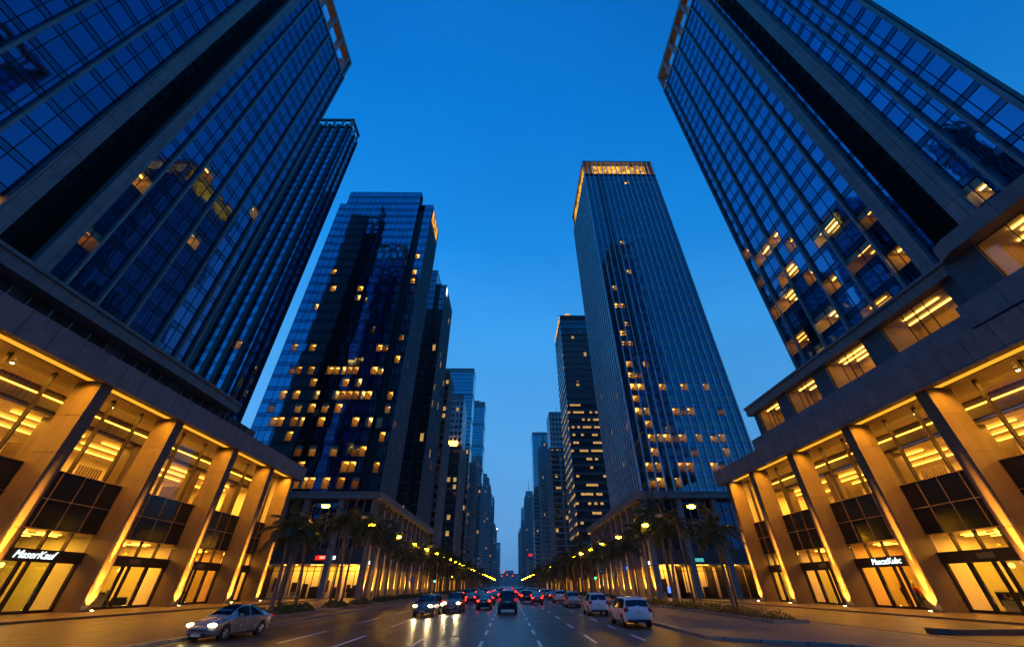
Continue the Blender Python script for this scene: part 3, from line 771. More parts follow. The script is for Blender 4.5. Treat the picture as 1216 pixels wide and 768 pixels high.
b = MB(); b.box(47.9, 60, 29.4, 73, 30.2, 31.5); b.box(47.7, 60, 29.2, 73.2, 31.52, 31.9); b.build('cornice', M['cornice'], B2)
b = MB(); b.poly_prism([(48.5, 30.8), (45.2, 28.6), (44.6, 27.2), (44.6, 10), (60, 10), (60, 30.8)][::-1], 30.1, 31.75)
b.build('canted_cornice', M['cornice'], B2)
z0, z1 = 31.9, 139.4
r2 = random.Random(5); lit = {}
for i0, k, n in ((0,1,2),(2,0,1),(3,1,2),(6,0,2),(5,2,1),(7,2,2),(9,1,1),(0,3,1),(1,3,2),(4,3,1),(6,4,2),(9,3,1),(2,4,2),(0,5,1),(4,5,1),(1,6,2),(0,7,1),(3,6,1)):
    if n: lit[(i0, k)] = (n, r2.choice((0,1,2,3,5)))
facade(B2, (52, 60.4), (0, -1), (-1, 0), 25.6, z0, z1, 10, 4.0, lit, 'glass_r', .24, fins=[.25, 2.6, 7.7, 12.8, 17.9, 22.8], sub=1)
facade(B2, (52, 27.2), (0, -1), (-1, 0), 8.7, z0, z1, 4, 4.0, {(0,1):(1,2)}, 'glass_r', .24, fins=[0.3, 3.0, 5.4, 8.5])
recess(B2, 1, 52, 28.8, 32.6, z0, z1, (26.9, 28.8), (33.2, 34.9))
facade(B2, (52.02, 33.2), (0, -1), (-1, 0), .9, z0, z1, 1, 4.0, {}, 'glass_r', .24)
b = MB(); b.box(57, 59.5, 23.6, 55.3, z0, z1+.5); b.build('tower_core', M['darkclad'], B2)
facade(B2, (64, 60.45), (-1, 0), (0, 1), 12, z0, z1, 5, 4.0, {(1,4):(1,1),(3,7):(1,0),(2,11):(1,1)}, 'glass_r', .24, fins=[4, 8])
ue = Vector((12, 4.8, 0)).normalized(); facade(B2, (52, 18.5), (ue.x, ue.y), (ue.y, -ue.x), 12.9, z0, z1, 5, 4.0, {}, 'glass_r', .24, fins=[4, 8])
crown(B2, 1, 52, 18.5, 60.5, 139.6, 150.0, [18.9, 23.8, 28.5, 34, 39.8, 44.8, 49.8, 55.2, 60.1], 64)
# ------------------------------------------------------------------ arcade podiums along the avenue
M['uplitglow'] = emit('column_uplit_glow', (1, .42, .04), 1.6)  # glow that replaces uplighting on the far columns
M['shopglow'] = glow_panel('lit_shop_interior', (1, .50, .06), 1.15, .9, .25)
M['pale'] = panelled('pale_stone', (.26,.24,.23), 4, 3, 'UZ', .03, .55, var=.07)
M['greyband'] = plain('grey_band_cladding', (.10,.09,.095), .5)
M['sign_red'] = emit('red_sign_face', (1, .012, .01), 1.6)
M['sign_teal'] = emit('teal_sign_face', (.10, .62, .55), .8)
M['sign_pink'] = emit('pink_sign_face', (1, .15, .45), 2.0)
M['sign_blue'] = emit('blue_sign_face', (.10, .22, 1), 1.8)
M['sign_pale'] = emit('pale_sign_face', (.75, .85, 1), 2.2)
M['led_warm'] = emit('warm_lettering', (1, .55, .3), 2.5)

def arcade(bld, s, d, Y0, Y1, z1, step, back=55, south=True, h1=6.0, lead=True, colh=None):
    """podium with pale columns in front of lit shops; d = distance of street face from the axis"""
    X = lambda q: s*q
    colh = colh or z1-1.2
    ys = []; y = Y0+.9
    while y < Y1-.5: ys.append(y); y += step
    for k, cy in enumerate(ys):
        b = MB(); b.box(X(d+.2), X(d+1.6), cy-.55, cy+.55, .13, colh)
        c = b.build('column', M['pale'], bld)
        if cy < 182:
            b = MB(); b.tube([(X(d-.35), cy, .13), (X(d-.35), cy, .22)], .14, 10); b.build('uplight', M['bronze'], c)
            spot('uplight_lamp', (X(d-.34), cy, .26), (X(d+.2), cy, 2.9), 22000, (1, .44, .045), 26, .8, .06, bld)
        elif lead:
            b = MB(); b.box(X(d+.1), X(d+.2), cy-.16, cy+.16, .25, h1+.8); b.build('uplit_glow', M['uplitglow'], c)  # far columns: added glowing strip imitates the uplit street face
    b = MB(); b.box(X(d-.5), X(back), Y0-.6, Y1, z1-1.1, z1); b.box(X(d-.7), X(back), Y0-.8, Y1, z1+.01, z1+.35); b.build('cornice', M['pale'], bld)
    # recessed front: shops, grey band, dark glass, tall windows
    b = MB(); b.box(X(d+2.0), X(d+2.4), Y0+1.4, Y1, h1+.05, h1+3.0); b.build('band_wall', M['greyband'], bld)
    b = MB(); b.quad((X(d+2.3), Y0+1.6, h1+3), (X(d+2.3), Y1, h1+3), (X(d+2.3), Y1, z1-1.1), (X(d+2.3), Y0+1.6, z1-1.1)); b.build('upper_window', M['spandrel'], bld)
    b = MB(); y = Y0+2.5
    while y < Y1: b.box(X(d+1.95), X(d+2.3), y-.07, y+.07, h1+3, z1-1.1); y += 1.5
    for zz in (h1+5.2, h1+8.2): 
        if zz < z1-1.3: b.box(X(d+2.0), X(d+2.3), Y0+1.5, Y1, zz, zz+.12)
    b.build('window_frame', M['frame_l'], bld)
    b = MB(); b.quad((X(d+5.5), Y0+1.6, .13), (X(d+5.5), Y1, .13), (X(d+5.5), Y1, h1), (X(d+5.5), Y0+1.6, h1)); b.build('shop_interior', M['inwall'], bld)
    b = MB(); y = Y0+4; 
    while y < Y1-3:
        b.box(X(d+3.9), X(d+4.1), y, y+3.4, h1-.12, h1-.06); y += step
    b.build('shop_ceiling_light', M['shoplamp'], bld)
    nl_ = max(1, int((Y1-Y0)/20))
    for k in range(nl_): area('shop_lamp', (X(d+3.9), Y0+(Y1-Y0)*(k+.5)/nl_, h1-.2), 2, (Y1-Y0)/nl_*.8, 85*(Y1-Y0)/nl_, WARM, bld)  # unseen area lights added beside the strip lamps to brighten the shops
    b = MB(); y = Y0+2.2; k = 0
    while y < Y1-1:
        b.box(X(d+2.1), X(d+2.25), y-.06, y+.06, .13, h1); 
        if k % 4 == 2: b.box(X(d+4.2), X(d+5), y+.3, y+1.3, .13, 1.9)
        y += 1.35; k += 1
    b.box(X(d+2.1), X(d+2.25), Y0+1.5, Y1, h1-1.3, h1-1.18)
    b.build('shopfront_frame', M['bronze'], bld)
    if south:
        # the side that looks back down the avenue, Y = Y0
        k = 0; x = d+.9
        while x < back-1:
            b = MB(); b.box(X(x-.6), X(x+.6), Y0+.2, Y0+1.6, .13, colh); c = b.build('column', M['pale'], bld)
            x += step*1.25; k += 1
        b = MB(); b.box(X(d+2.4), X(back), Y0+2.0, Y0+2.4, h1+.05, h1+3.0)
        for zz in (h1+.9, h1+1.9): b.box(X(d+2.4), X(back), Y0+1.9, Y0+2.0, zz, zz+.12)
        b.build('band_wall', M['greyband'], bld)
        b = MB(); b.quad((X(d+2.3), Y0+2.3, h1+3), (X(back), Y0+2.3, h1+3), (X(back), Y0+2.3, z1-1.1), (X(d+2.3), Y0+2.3, z1-1.1)); b.build('upper_window', M['spandrel'], bld)
        b = MB(); x = d+4
        while x < back: b.box(X(x-.07), X(x+.07), Y0+1.95, Y0+2.3, h1+3, z1-1.1); x += 2.0
        for zz in (h1+5.2, h1+8.2):
            if zz < z1-1.3: b.box(X(d+2.4), X(back), Y0+2.0, Y0+2.3, zz, zz+.12)
        b.build('window_frame', M['frame_l'], bld)
        b = MB(); b.quad((X(d+2.3), Y0+6, .13), (X(back), Y0+6, .13), (X(back), Y0+6, h1), (X(d+2.3), Y0+6, h1)); b.build('shop_interior', M['inwall'], bld)
        b = MB(); x = d+4
        while x < back-3:
            b.box(X(x), X(x+3.4), Y0+3.9, Y0+4.1, h1-.12, h1-.06); x += step
        b.build('shop_ceiling_light', M['shoplamp'], bld)
        for k in range(2): area('shop_lamp', (X(d+(back-d)*(k+.5)/2), Y0+4.1, h1-.2), (back-d)*.42, 2.4, 72*(back-d)/2, WARM, bld)  # unseen area lights added for the side shops as well
        b = MB(); x = d+3; k = 0
        while x < back-1:
            b.box(X(x-.06), X(x+.06), Y0+2.1, Y0+2.25, .13, h1)
            if k % 4 == 2: b.box(X(x+.2), X(x+1.2), Y0+4.5, Y0+5.3, .13, 2.1)
            x += 1.5; k += 1
        b.box(X(d+2.3), X(back), Y0+2.1, Y0+2.25, h1-1.3, h1-1.18)
        rq = random.Random(int(Y0)+int(d*3)+s); x = d+3.2
        while x < back-3:
            w_ = rq.uniform(.5, 1.5); z_ = rq.choice((.14, .14, 1.2)); b.box(X(x), X(x+w_), Y0+5.6, Y0+5.9, z_, z_+rq.uniform(.9, 2.6)); x += w_ + rq.uniform(.5, 1.7)
            if rq.random() < .35: b.box(X(x), X(x+.12), Y0+2.3, Y0+5.9, .14, h1-.1)
        b.build('shopfront_frame', M['bronze'], bld)
    b = MB(); b.box(X(d+2.5), X(back), Y0+2.5, Y1, h1-.02, h1+.04); b.build('shop_ceiling', M['inceil'], bld)

def bt(name, label, s, d, Y, group=None):
    return thing(name, label, 'office tower', (s*d, Y, 0), 0, group)

# ---- slim tower just behind the left-hand corner tower
T = bt('slim_tower', 'slim striped blue tower with an open roof frame, just behind the huge left tower', -1, 60, 76)
fx = [1.2, 2.9, 5.4, 8.0, 10.8, 13.6, 16.5, 19.4, 22.0, 24.8]
facade(T, (-74, 76), (1, 0), (0, -1), 14, 6, 144, 7, 3.4, {(2,4):(1,1),(5,7):(1,0),(3,3):(1,1),(4,9):(1,2),(6,4):(1,0),(3,6):(1,3),(4,2):(1,1),(5,12):(1,1)}, 'glass_m', .3, fins=[], sub=1, mw=.07)
for k in range(4):
    b = MB(); x = -61.6 - k*3.3; b.box(x-.55, x+.55, 75.3, 76.3, 6, 145.5); b.build('dark_stripe', M['darkclad'], T)
facade(T, (-60, 76), (0, 1), (1, 0), 6, 6, 144, 4, 3.4, {}, 'glass_m', .3, fins=[0.2, 3, 5.8], finmat='mullion', mw=.07)
b = MB(); b.box(-60, -74, 75.4, 76.2, 148.7, 149.5); b.box(-60.8, -59.9, 75.4, 82.2, 148.7, 149.5); b.box(-60, -74, 75.6, 76.3, 144.1, 144.9); b.box(-60.6, -60, 76, 82, 144.1, 144.9)
for k in range(5): b.box(-60.2-k*3.2, -60.8-k*3.2, 75.5, 76.1, 144.9, 148.7)
for k in range(3): b.box(-60.7, -60.1, 76+k*2.7, 76.6+k*2.7, 144.9, 148.7)
b.build('roof_frame', M['fin'], T)
b = MB(); b.box(-65.5, -73.5, 80.9, 81.8, 1, 144); b.box(-61, -74, 76.5, 82, .05, 5.9); b.build('tower_core', M['darkclad'], T)

# ---- left mid tower
L2 = bt('glass_tower', 'wide blue glass tower with scattered lit offices and a gold sign at its roof edge', -1, 31, 100)
arcade(L2, -1, 30.5, 97, 178, 20.2, 6.4, back=72, h1=6.2)
r2 = random.Random(21); lit = {}
nf = 30
def want(k):   # more light low down
    return (.44 if k < 9 else .08 if k < 17 else .015)
for k in range(nf):
    i = 0
    while i < 16:
        if r2.random() < want(k)*(1 if k % 2 == 0 else .35):
            lit[(i, k)] = (1, r2.choice((0,1,2,3,4,5))); 
        i += 1
lit = dict(list(lit.items())[:88])
facade(L2, (-66.3, 99.3), (1, 0), (0, -1), 29.4, 20.6, 137, 16, 3.9, lit, 'glass_m', .28, fins=[], mw=.08)
b = MB(); b.box(-66.3, -36.9, 99.35, 103, 130, 137.3); b.build('tower_core', M['darkclad'], L2)
facade(L2, (-36.9, 99.35), (0, 1), (1, 0), 2.2, 20.6, 137, 1, 3.9, {}, 'spandrel', .28, mull=False)
facade(L2, (-34.5, 100), (1, 0), (0, -1), 3.0, 20.6, 130, 2, 3.9, {(0,1):(1,0),(0,3):(1,1),(0,5):(1,2),(0,6):(1,0),(0,9):(1,1),(0,11):(1,3),(0,17):(1,0),(0,18):(1,1),(0,20):(1,1)}, 'glass_m', .28, fins=[], mw=.08)
b = MB(); b.box(-36.9, -34.5, 101.4, 101.7, 20.6, 130); b.build('recessed_slot', M['darkclad'], L2)
facade(L2, (-69.2, 100), (1, 0), (0, -1), 2.8, 20.6, 130.5, 1, 3.9, {}, 'glass_m', .28, fins=[], mw=.08)
facade(L2, (-31.5, 100), (0, 1), (1, 0), 14, 20.6, 121.5, 11, 3.9, {(0,4):(1,0),(1,4):(1,1),(3,2):(1,2),(5,6):(1,1),(7,3):(1,0),(2,9):(1,1)}, 'glass_m', .3, fins=[k*14/11 for k in range(12)], fin_w=.16, fin_d=.22, mw=.08, z_fin1=130)
b = MB(); b.box(-31.9, -31.55, 101, 113.4, 122.2, 129.0); b.box(-31.7, -66, 113.6, 114, 20.6, 130); b.build('sign_wall', M['darkclad'], L2)
b = MB(); y = 101.4
for wd in (1.6, 1.3, 1.5, 1.2, 1.6, 1.4):
    b.box(-31.52, -31.32, y, y+wd, 122.6, 128.8); y += wd+.5
b.build('roof_sign', M['gold'], L2)
b = MB(); b.box(-69, -31.7, 100.2, 113.9, 129.6, 130.2); b.build('roof', M['darkclad'], L2)

# ---- right mid tower
R2 = bt('finned_tower', 'tall blue tower with pale vertical fins and a glowing gold crown', 1, 32, 100)
arcade(R2, 1, 31, 97, 168, 20.4, 6.6, back=84, h1=6.2)
lit = {}; r2 = random.Random(9)
for k in range(0, 36):
    for i in range(1, 15):
        q = {1: .75, 3: .7, 5: .3, 7: .45}.get(k, .05 if k < 10 else .012)
        if 1 <= i <= 2 and k < 18: q = max(q, .55)
        if r2.random() < q*(1 if i < 9 or k < 4 else .4): lit[(i, k)] = (1, r2.choice((0,1,2,3,4,5)))
lit = dict(list(lit.items())[:74])
fx = [k*31.1/15 for k in range(16)]
facade(R2, (32.6, 100), (1, 0), (0, -1), 31.1, 21, 151, 15, 3.75, lit, 'glass_p', .34, fins=fx, fin_w=.32, fin_d=.45, mw=.08, z_fin1=160.5, finmat='palefin')
facade(R2, (32.6, 132), (0, -1), (-1, 0), 32, 21, 151, 14, 3.75, {(4,3):(1,0),(6,5):(1,1),(9,2):(1,2),(11,7):(1,0),(13,4):(1,1),(3,9):(1,1)}, 'glass_p', .34, fins=[k*32/14 for k in range(15)], fin_w=.30, fin_d=.26, mw=.08, z_fin1=151.4, finmat='palefin')
b = MB(); b.box(32.5, 63.8, 99.6, 132, 160.4, 161.2); b.box(32.5, 63.8, 99.5, 132, 150.9, 151.4); b.box(32.9, 63.4, 131.4, 131.9, 21, 160.4); b.box(63.3, 63.7, 100.3, 131.8, 21, 160.4)
b.build('roof_frame', M['fin'], R2)
b = MB(); b.box(37, 61.0, 101.2, 101.5, 151.8, 159.6)
b.build('crown_sign', M['gold'], R2)
b = MB(); b.box(33.3, 33.6, 102, 130, 151.6, 160.2); b.build('crown_sign', M['gold'], R2)
b = MB(); b.box(38.2, 39.6, 99.72, 99.99, 60, 151); b.build('dark_stripe', M['darkclad'], R2)  # dark line at the top; lower part paints in a reflected slit

# ------------------------------------------------------------------ farther towers
def tower_box(T, s, d0, d1, Y0, Y1, z0, z1, mat, name='shaft', bev=None):
    b = MB(); b.box(s*d0, s*d1, Y0, Y1, z0, z1); return b.build(name, mat, T)
def slabs(T, s, d0, d1, Y0, Y1, z0, z1, step, hgt, proud, mat, name='floor_band'):
    b = MB(); z = z0
    while z < z1: b.box(s*(d0-proud), s*(d1+proud), Y0-proud, Y1+proud, z, z+hgt); z += step
    return b.build(name, mat, T)
def ribs(T, s, d0, d1, Y0, Y1, z0, z1, n_s, n_e, wd, proud, mat, name='vertical_rib'):
    b = MB()
    for k in range(n_s+1):
        x = d0 + (d1-d0)*k/n_s; b.box(s*(x-wd/2), s*(x+wd/2), Y0-proud, Y0+.1, z0, z1)
    for k in range(n_e+1):
        y = Y0 + (Y1-Y0)*k/n_e; b.box(s*(d0-proud), s*(d0+.1), y-wd/2, y+wd/2, z0, z1)
    return b.build(name, mat, T)
def roofline(T, s, d0, d1, Y0, Y1, z, hgt, mat):
    b = MB()
    for a0, a1, b0, b1 in ((d0, d1, Y0, Y0+.4), (d0, d1, Y1-.4, Y1), (d0, d0+.4, Y0+.41, Y1-.41), (d1-.4, d1, Y0+.41, Y1-.41)): b.box(s*a0, s*a1, b0, b1, z, z+hgt)
    b.box(s*(d0+(d1-d0)*.3), s*(d0+(d1-d0)*.7), Y0+(Y1-Y0)*.3, Y0+(Y1-Y0)*.7, z, z+hgt*1.6)
    return b.build('roof_parapet', mat, T)
def mast(T, x, y, z0, z1, r=.25):
    b = MB(); b.tube([(x, y, z0), (x, y, z1)], [r, r*.3], 6); b.build('mast', M['mullion'], T)

g_dark = grid_tower('tower_dark_glass', (.02,.022,.028), (.26,.28,.31), 1.5, 3.6, .94, .82, .02, lits=.9)
g_dark2 = grid_tower('tower_black_glass', (.012,.012,.014), (.12,.13,.15), 1.8, 3.8, .92, .6, .10, lits=.9)
g_blue = grid_tower('tower_blue_glass', (.05,.06,.08), (.38,.42,.46), 2.2, 3.6, .95, .85, .004, lits=.7)
g_brown = grid_tower('tower_brown_stone', (.20,.16,.13), (.10,.11,.13), 2.6, 3.5, .55, .55, .10, lits=.9)
g_white = grid_tower('tower_white_grid', (.42,.42,.42), (.10,.12,.15), 2.6, 3.8, .62, .58, .015, lits=.8)
g_grey = grid_tower('tower_grey_grid', (.30,.29,.29), (.10,.12,.14), 2.0, 3.6, .55, .62, .03, lits=.8)
g_lit = grid_tower('tower_lit_floors', (.014,.013,.013), (.10,.11,.13), 1.4, 3.9, .96, .5, .42, lits=1.0)
g_pale = grid_tower('tower_pale_concrete', (.34,.33,.33), (.12,.14,.17), 3.2, 3.6, .66, .5, .02, lits=.8)

# left side
T = bt('dark_tower', 'dark glass tower with a slotted corner directly behind the gold-signed wide blue tower', -1, 31, 143)
tower_box(T, -1, 36.2, 60, 142.2, 165, 20, 131.5, g_dark); tower_box(T, -1, 31.2, 33.8, 143, 164, 20, 124, g_dark, 'corner_bay')
tower_box(T, -1, 33.8, 36.2, 144.6, 164, 20, 126, M['darkclad'], 'recessed_slot'); roofline(T, -1, 36.2, 60, 142.2, 165, 131.5, 1.5, M['fin']); ribs(T, -1, 31.2, 31.3, 143, 164, 20, 124, 1, 9, .25, .25, M['fin'])
b = MB(); b.box(-31.15, -30.95, 143.5, 146.5, 119.5, 123); b.build('roof_sign', M['sign_pale'], T)
T = bt('stone_tower', 'narrow brown stone tower with lit windows, just behind the dark slotted tower', -1, 29.6, 172)
tower_box(T, -1, 30, 50, 172, 186, 12, 90, g_brown); roofline(T, -1, 30, 50, 172, 186, 90, 2, M['pilaster']); ribs(T, -1, 30, 50, 172, 186, 12, 90, 8, 6, .5, .35, M['pale'])
arcade(T, -1, 30.5, 181, 216, 12, 6.6, back=48, south=False, h1=5.5)
T = bt('white_tower', 'white gridded tower standing on a dark lower half with lit windows, left side', -1, 28.5, 226)
tower_box(T, -1, 29, 50, 226, 250, 71, 100, g_white); tower_box(T, -1, 28.2, 50, 225.2, 250.5, 14, 70, g_dark2, 'lower_shaft'); ribs(T, -1, 28.2, 50, 225.2, 250.5, 14, 71, 3, 6, 1.1, .5, M['pale']); roofline(T, -1, 29, 50, 226, 250, 100, 2.5, M['pale'])
b = MB(); b.box(-31, -37, 225.0, 226.5, 70.1, 73); b.build('terrace_light', M['crownlamp'], T)
arcade(T, -1, 30.5, 219, 270, 13, 6.8, back=46, south=False, h1=5.5)
T = bt('blue_tower', 'broad plain blue glass tower with a thin roof frame, left of the slender blue tower', -1, 31, 301)
tower_box(T, -1, 31.3, 60, 301, 318, 10, 157, g_blue); roofline(T, -1, 31.3, 60, 301, 318, 157, 4.6, M['fin']); tower_box(T, -1, 31, 60.5, 300.6, 318.4, 10, 92, g_dark, 'lower_shaft')
slabs(T, -1, 31.3, 60, 301, 318, 94, 157, 21, .8, .25, M['mullion'])
arcade(T, -1, 30.5, 272, 328, 11, 6.8, back=44, south=False, h1=5.2)
T = bt('pale_tower', 'thin pale concrete tower between the two blue glass towers of the left side', -1, 27.8, 330)
tower_box(T, -1, 28, 44, 330, 352, 8, 86, g_pale); roofline(T, -1, 28, 44, 330, 352, 86, 2, M['pale']); ribs(T, -1, 28, 44, 330, 352, 8, 86, 6, 7, .7, .4, M['pale'])
T = bt('blue_tower', 'slender blue glass tower with a roof screen, left side, taller than its far neighbours', -1, 31, 452)
tower_box(T, -1, 31, 56, 452, 478, 8, 186, g_blue); roofline(T, -1, 31, 56, 452, 478, 186, 8, M['fin']); slabs(T, -1, 31, 56, 452, 478, 60, 186, 26, 1.1, .3, M['pale']); tower_box(T, -1, 30.7, 56.3, 451.5, 478.4, 8, 96, g_dark, 'lower_shaft'); ribs(T, -1, 30.7, 56.3, 451.5, 478.4, 8, 96, 3, 4, 1.4, .5, M['pale'])
T = bt('grey_tower', 'far grey stepped tower with a rounded-off top, left side, beyond the slender blue tower', -1, 31, 660)
tower_box(T, -1, 31, 62, 660, 700, 8, 138, g_grey); tower_box(T, -1, 33, 58, 663, 697, 138, 150, g_grey, 'upper_shaft'); tower_box(T, -1, 37, 52, 667, 690, 150, 157, g_pale, 'top_storey'); ribs(T, -1, 31, 62, 660, 700, 8, 138, 7, 7, 1.6, .6, M['pale'])
T = bt('grey_tower', 'hazy grey slab tower at the far end of the left side', -1, 31, 830)
tower_box(T, -1, 31, 70, 830, 870, 5, 150, g_blue); tower_box(T, -1, 34, 66, 834, 866, 150, 156, g_grey, 'top_storey'); ribs(T, -1, 31, 70, 830, 870, 5, 150, 5, 5, 1.5, .6, M['pale'])
T = bt('distant_tower', 'small distant tower carrying a white beacon light, last but one of the left side', -1, 31, 1060)
tower_box(T, -1, 31, 70, 1060, 1100, 3, 122, g_grey); tower_box(T, -1, 34, 60, 1064, 1090, 122, 130, g_grey, 'top_storey'); ribs(T, -1, 31, 70, 1060, 1100, 3, 122, 5, 5, 2, .6, M['pale'])
b = MB(); b.ball((-29.5, 1060, 118), 1.4, 1.4, 1.4); b.tube([(-31, 1060, 117), (-29.5, 1060, 118)], .3, 6); b.build('beacon', emit('beacon_lamp', (.9,.95,1), 8), T)
T = bt('distant_tower', 'farthest and lowest blue-grey tower of the left side, by the vanishing point', -1, 29, 1500)
tower_box(T, -1, 29, 80, 1500, 1540, 0, 118, g_blue); roofline(T, -1, 29, 80, 1500, 1540, 118, 6, M['pale'])

# right side
T = bt('banded_tower', 'dark banded tower with floors of yellow light and a gold dome, behind the finned tower', 1, 30, 186)
tower_box(T, 1, 30.2, 60, 186, 213, 20, 80, g_lit, 'lower_shaft'); tower_box(T, 1, 30.2, 60, 186, 213, 80.02, 133.5, g_dark); slabs(T, 1, 30.2, 60, 186, 213, 21.5, 133, 3.9, 1.25, .22, M['greyband']); roofline(T, 1, 30.2, 60, 186, 213, 133.5, 3.5, M['darkclad'])
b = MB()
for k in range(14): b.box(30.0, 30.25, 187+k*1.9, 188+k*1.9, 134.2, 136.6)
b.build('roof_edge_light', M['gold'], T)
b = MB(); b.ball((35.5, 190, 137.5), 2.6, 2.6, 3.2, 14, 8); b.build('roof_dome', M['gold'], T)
b = MB(); b.tube([(35.5,190,133.5),(35.5,190,137)], 1.6, 10); b.build('dome_base', M['pale'], T)
arcade(T, 1, 31, 171, 262, 14.5, 6.8, back=48, south=False, h1=5.5)
T = bt('white_tower', 'white gridded tower with a dark recessed lower half and tall pale piers, right side', 1, 30, 284)
tower_box(T, 1, 31, 58, 284, 306, 86, 112, g_white); tower_box(T, 1, 30, 58.5, 283, 306.5, 12, 85, g_dark2, 'lower_shaft'); ribs(T, 1, 30, 58.5, 283, 306.5, 12, 86.3, 4, 4, 1.5, .7, M['pale']); roofline(T, 1, 31, 58, 284, 306, 112, 2.5, M['pale']); mast(T, 38, 290, 112, 121)
slabs(T, 1, 30, 58.5, 283, 306.5, 16, 84, 3.6, .9, .35, M['pale'])
arcade(T, 1, 31, 264, 380, 12, 6.8, back=44, south=False, h1=5.2)
T = bt('spired_tower', 'narrow grey tower with a pointed spire, right side just beyond the white gridded tower', 1, 30, 385)
tower_box(T, 1, 30.5, 52, 385, 412, 8, 118, g_grey); ribs(T, 1, 30.5, 52, 385, 412, 8, 118, 7, 8, .9, .5, M['pale']); tower_box(T, 1, 32, 48, 388, 408, 118, 123, g_grey, 'top_storey')
b = MB(); b.poly_prism([(33, 389), (39, 389), (39, 395), (33, 395)], 123, 123.5); b.tube([(35, 391, 123), (35, 391, 128), (35, 391, 136)], [2.2, 1.2, .1], 6); b.build('spire', M['pale'], T)
T = bt('blue_tower', 'plain blue glass tower with a white-banded lower half, right side', 1, 31, 505)
tower_box(T, 1, 31, 62, 505, 535, 8, 168, g_blue); roofline(T, 1, 31, 62, 505, 535, 168, 5, M['fin']); tower_box(T, 1, 30.6, 62.3, 504.5, 535.5, 8, 98, g_dark, 'lower_shaft'); slabs(T, 1, 30.6, 62.3, 504.5, 535.5, 10, 98, 4.2, 1.7, .5, M['pale'])
T = bt('grey_tower', 'far grey stepped tower with a needle mast, right side', 1, 31, 800)
tower_box(T, 1, 31, 58, 800, 840, 5, 146, g_grey); tower_box(T, 1, 33, 54, 804, 836, 146, 156, g_pale, 'upper_shaft'); ribs(T, 1, 31, 58, 800, 840, 5, 146, 6, 6, 1.4, .5, M['pale']); mast(T, 40, 815, 156, 178, .8)
T = bt('blue_tower', 'hazy blue tower just beyond the far stepped tower with the needle mast', 1, 31, 1010)
tower_box(T, 1, 31, 75, 1010, 1050, 3, 158, g_blue); tower_box(T, 1, 35, 70, 1014, 1046, 158, 164, g_blue, 'top_storey'); ribs(T, 1, 31, 75, 1010, 1050, 3, 158, 5, 5, 2, .6, M['pale'])
T = bt('distant_tower', 'farthest blue-grey tower with a thin mast at the end of the right side', 1, 29, 1330)
tower_box(T, 1, 29, 80, 1330, 1380, 0, 138, g_grey); tower_box(T, 1, 33, 70, 1335, 1375, 138, 150, g_grey, 'top_storey'); mast(T, 38, 1345, 150, 175, 1)
T = bt('distant_block', 'low white terraced block above the trees at the far end of the right side', 1, 28, 640)
tower_box(T, 1, 28, 60, 640, 665, 0, 36, g_pale); slabs(T, 1, 27, 60, 639, 665, 4, 37, 4.4, 1.2, 1.0, M['pale']); b = MB(); b.box(28.5, 34, 638.4, 638.9, 37.5, 40); b.build('roof_sign', M['sign_red'], T)
T = bt('distant_block', 'low pale terraced block above the trees at the far end of the left side', -1, 27, 400)
tower_box(T, -1, 28, 60, 400, 425, 0, 24, g_pale); slabs(T, -1, 27.4, 60, 399, 425, 4, 25, 4.2, 1.1, 1.0, M['pale'])
# end of the avenue
T = thing('distant_block', 'blue-grey block closing the avenue at its vanishing point', 'office block', (0, 2300, 0))
b = MB(); b.box(-60, 60, 2300, 2340, 0, 52); b.box(-20, 25, 2299, 2339, 52, 66); b.build('shaft', g_grey, T)

# red, blue, teal shop signs
def shop_sign(name, label, loc, wd, ht, mat, s_face, txt=None, tmat=None, group=None):
    """face: 'S' looks down the avenue, 'E'/'W' looks across it"""
    T = thing(name, label, 'shop sign', loc, {'S': 0, 'E': rad(90), 'W': rad(-90)}[s_face], group)
    b = MB(); b.box(-wd/2, wd/2, 0, .18, -ht/2, ht/2); b.build('sign_box', M['bronze'], T, off=(0,0,0))
    b = MB(); b.box(-wd/2+.06, wd/2-.06, -.03, -.002, -ht/2+.06, ht/2-.06); b.build('sign_face', mat, T, off=(0,0,0))
    if txt:
        o = signtext(txt, 'sign_lettering', None, (0,0,0), (rad(90), 0, 0), ht*.75, tmat, .01)
        o.parent = T; o.location = (0, -.05, 0)
    return T
shop_sign('shop_sign', 'small red lit shop sign with pale letters on the grey band of the left colonnade', (-41.2, 98.6, 7.4), 3.2, .95, M['sign_red'], 'S', 'SNT', M['led_warm'])
shop_sign('shop_sign', 'tiny pale blue lit panel just right of the red shop sign', (-38.6, 98.6, 7.4), .7, .8, M['sign_pale'], 'S')
shop_sign('shop_sign', 'teal and white lit shop sign above the right colonnade shops', (41.4, 98.6, 7.0), 3.8, .8, M['sign_teal'], 'S')
shop_sign('shop_sign', 'pale blue lit sign over a shop door of the left colonnade', (-31.8, 101.5, 6.6), 2.6, .8, M['sign_pale'], 'E')
shop_sign('shop_sign', 'white lit sign over the first shop door of the right colonnade street front', (32.4, 103.5, 6.6), 2.2, .8, M['sign_pale'], 'W')
shop_sign('shop_sign', 'deep blue lit sign farther along the right colonnade', (32.4, 123, 6.3), 2.2, .8, M['sign_blue'], 'W')
shop_sign('shop_sign', 'blue and white lit screen low in the corner window of the right colonnade', (35.6, 101.0, 1.6), 1.7, 1.3, M['sign_blue'], 'S')
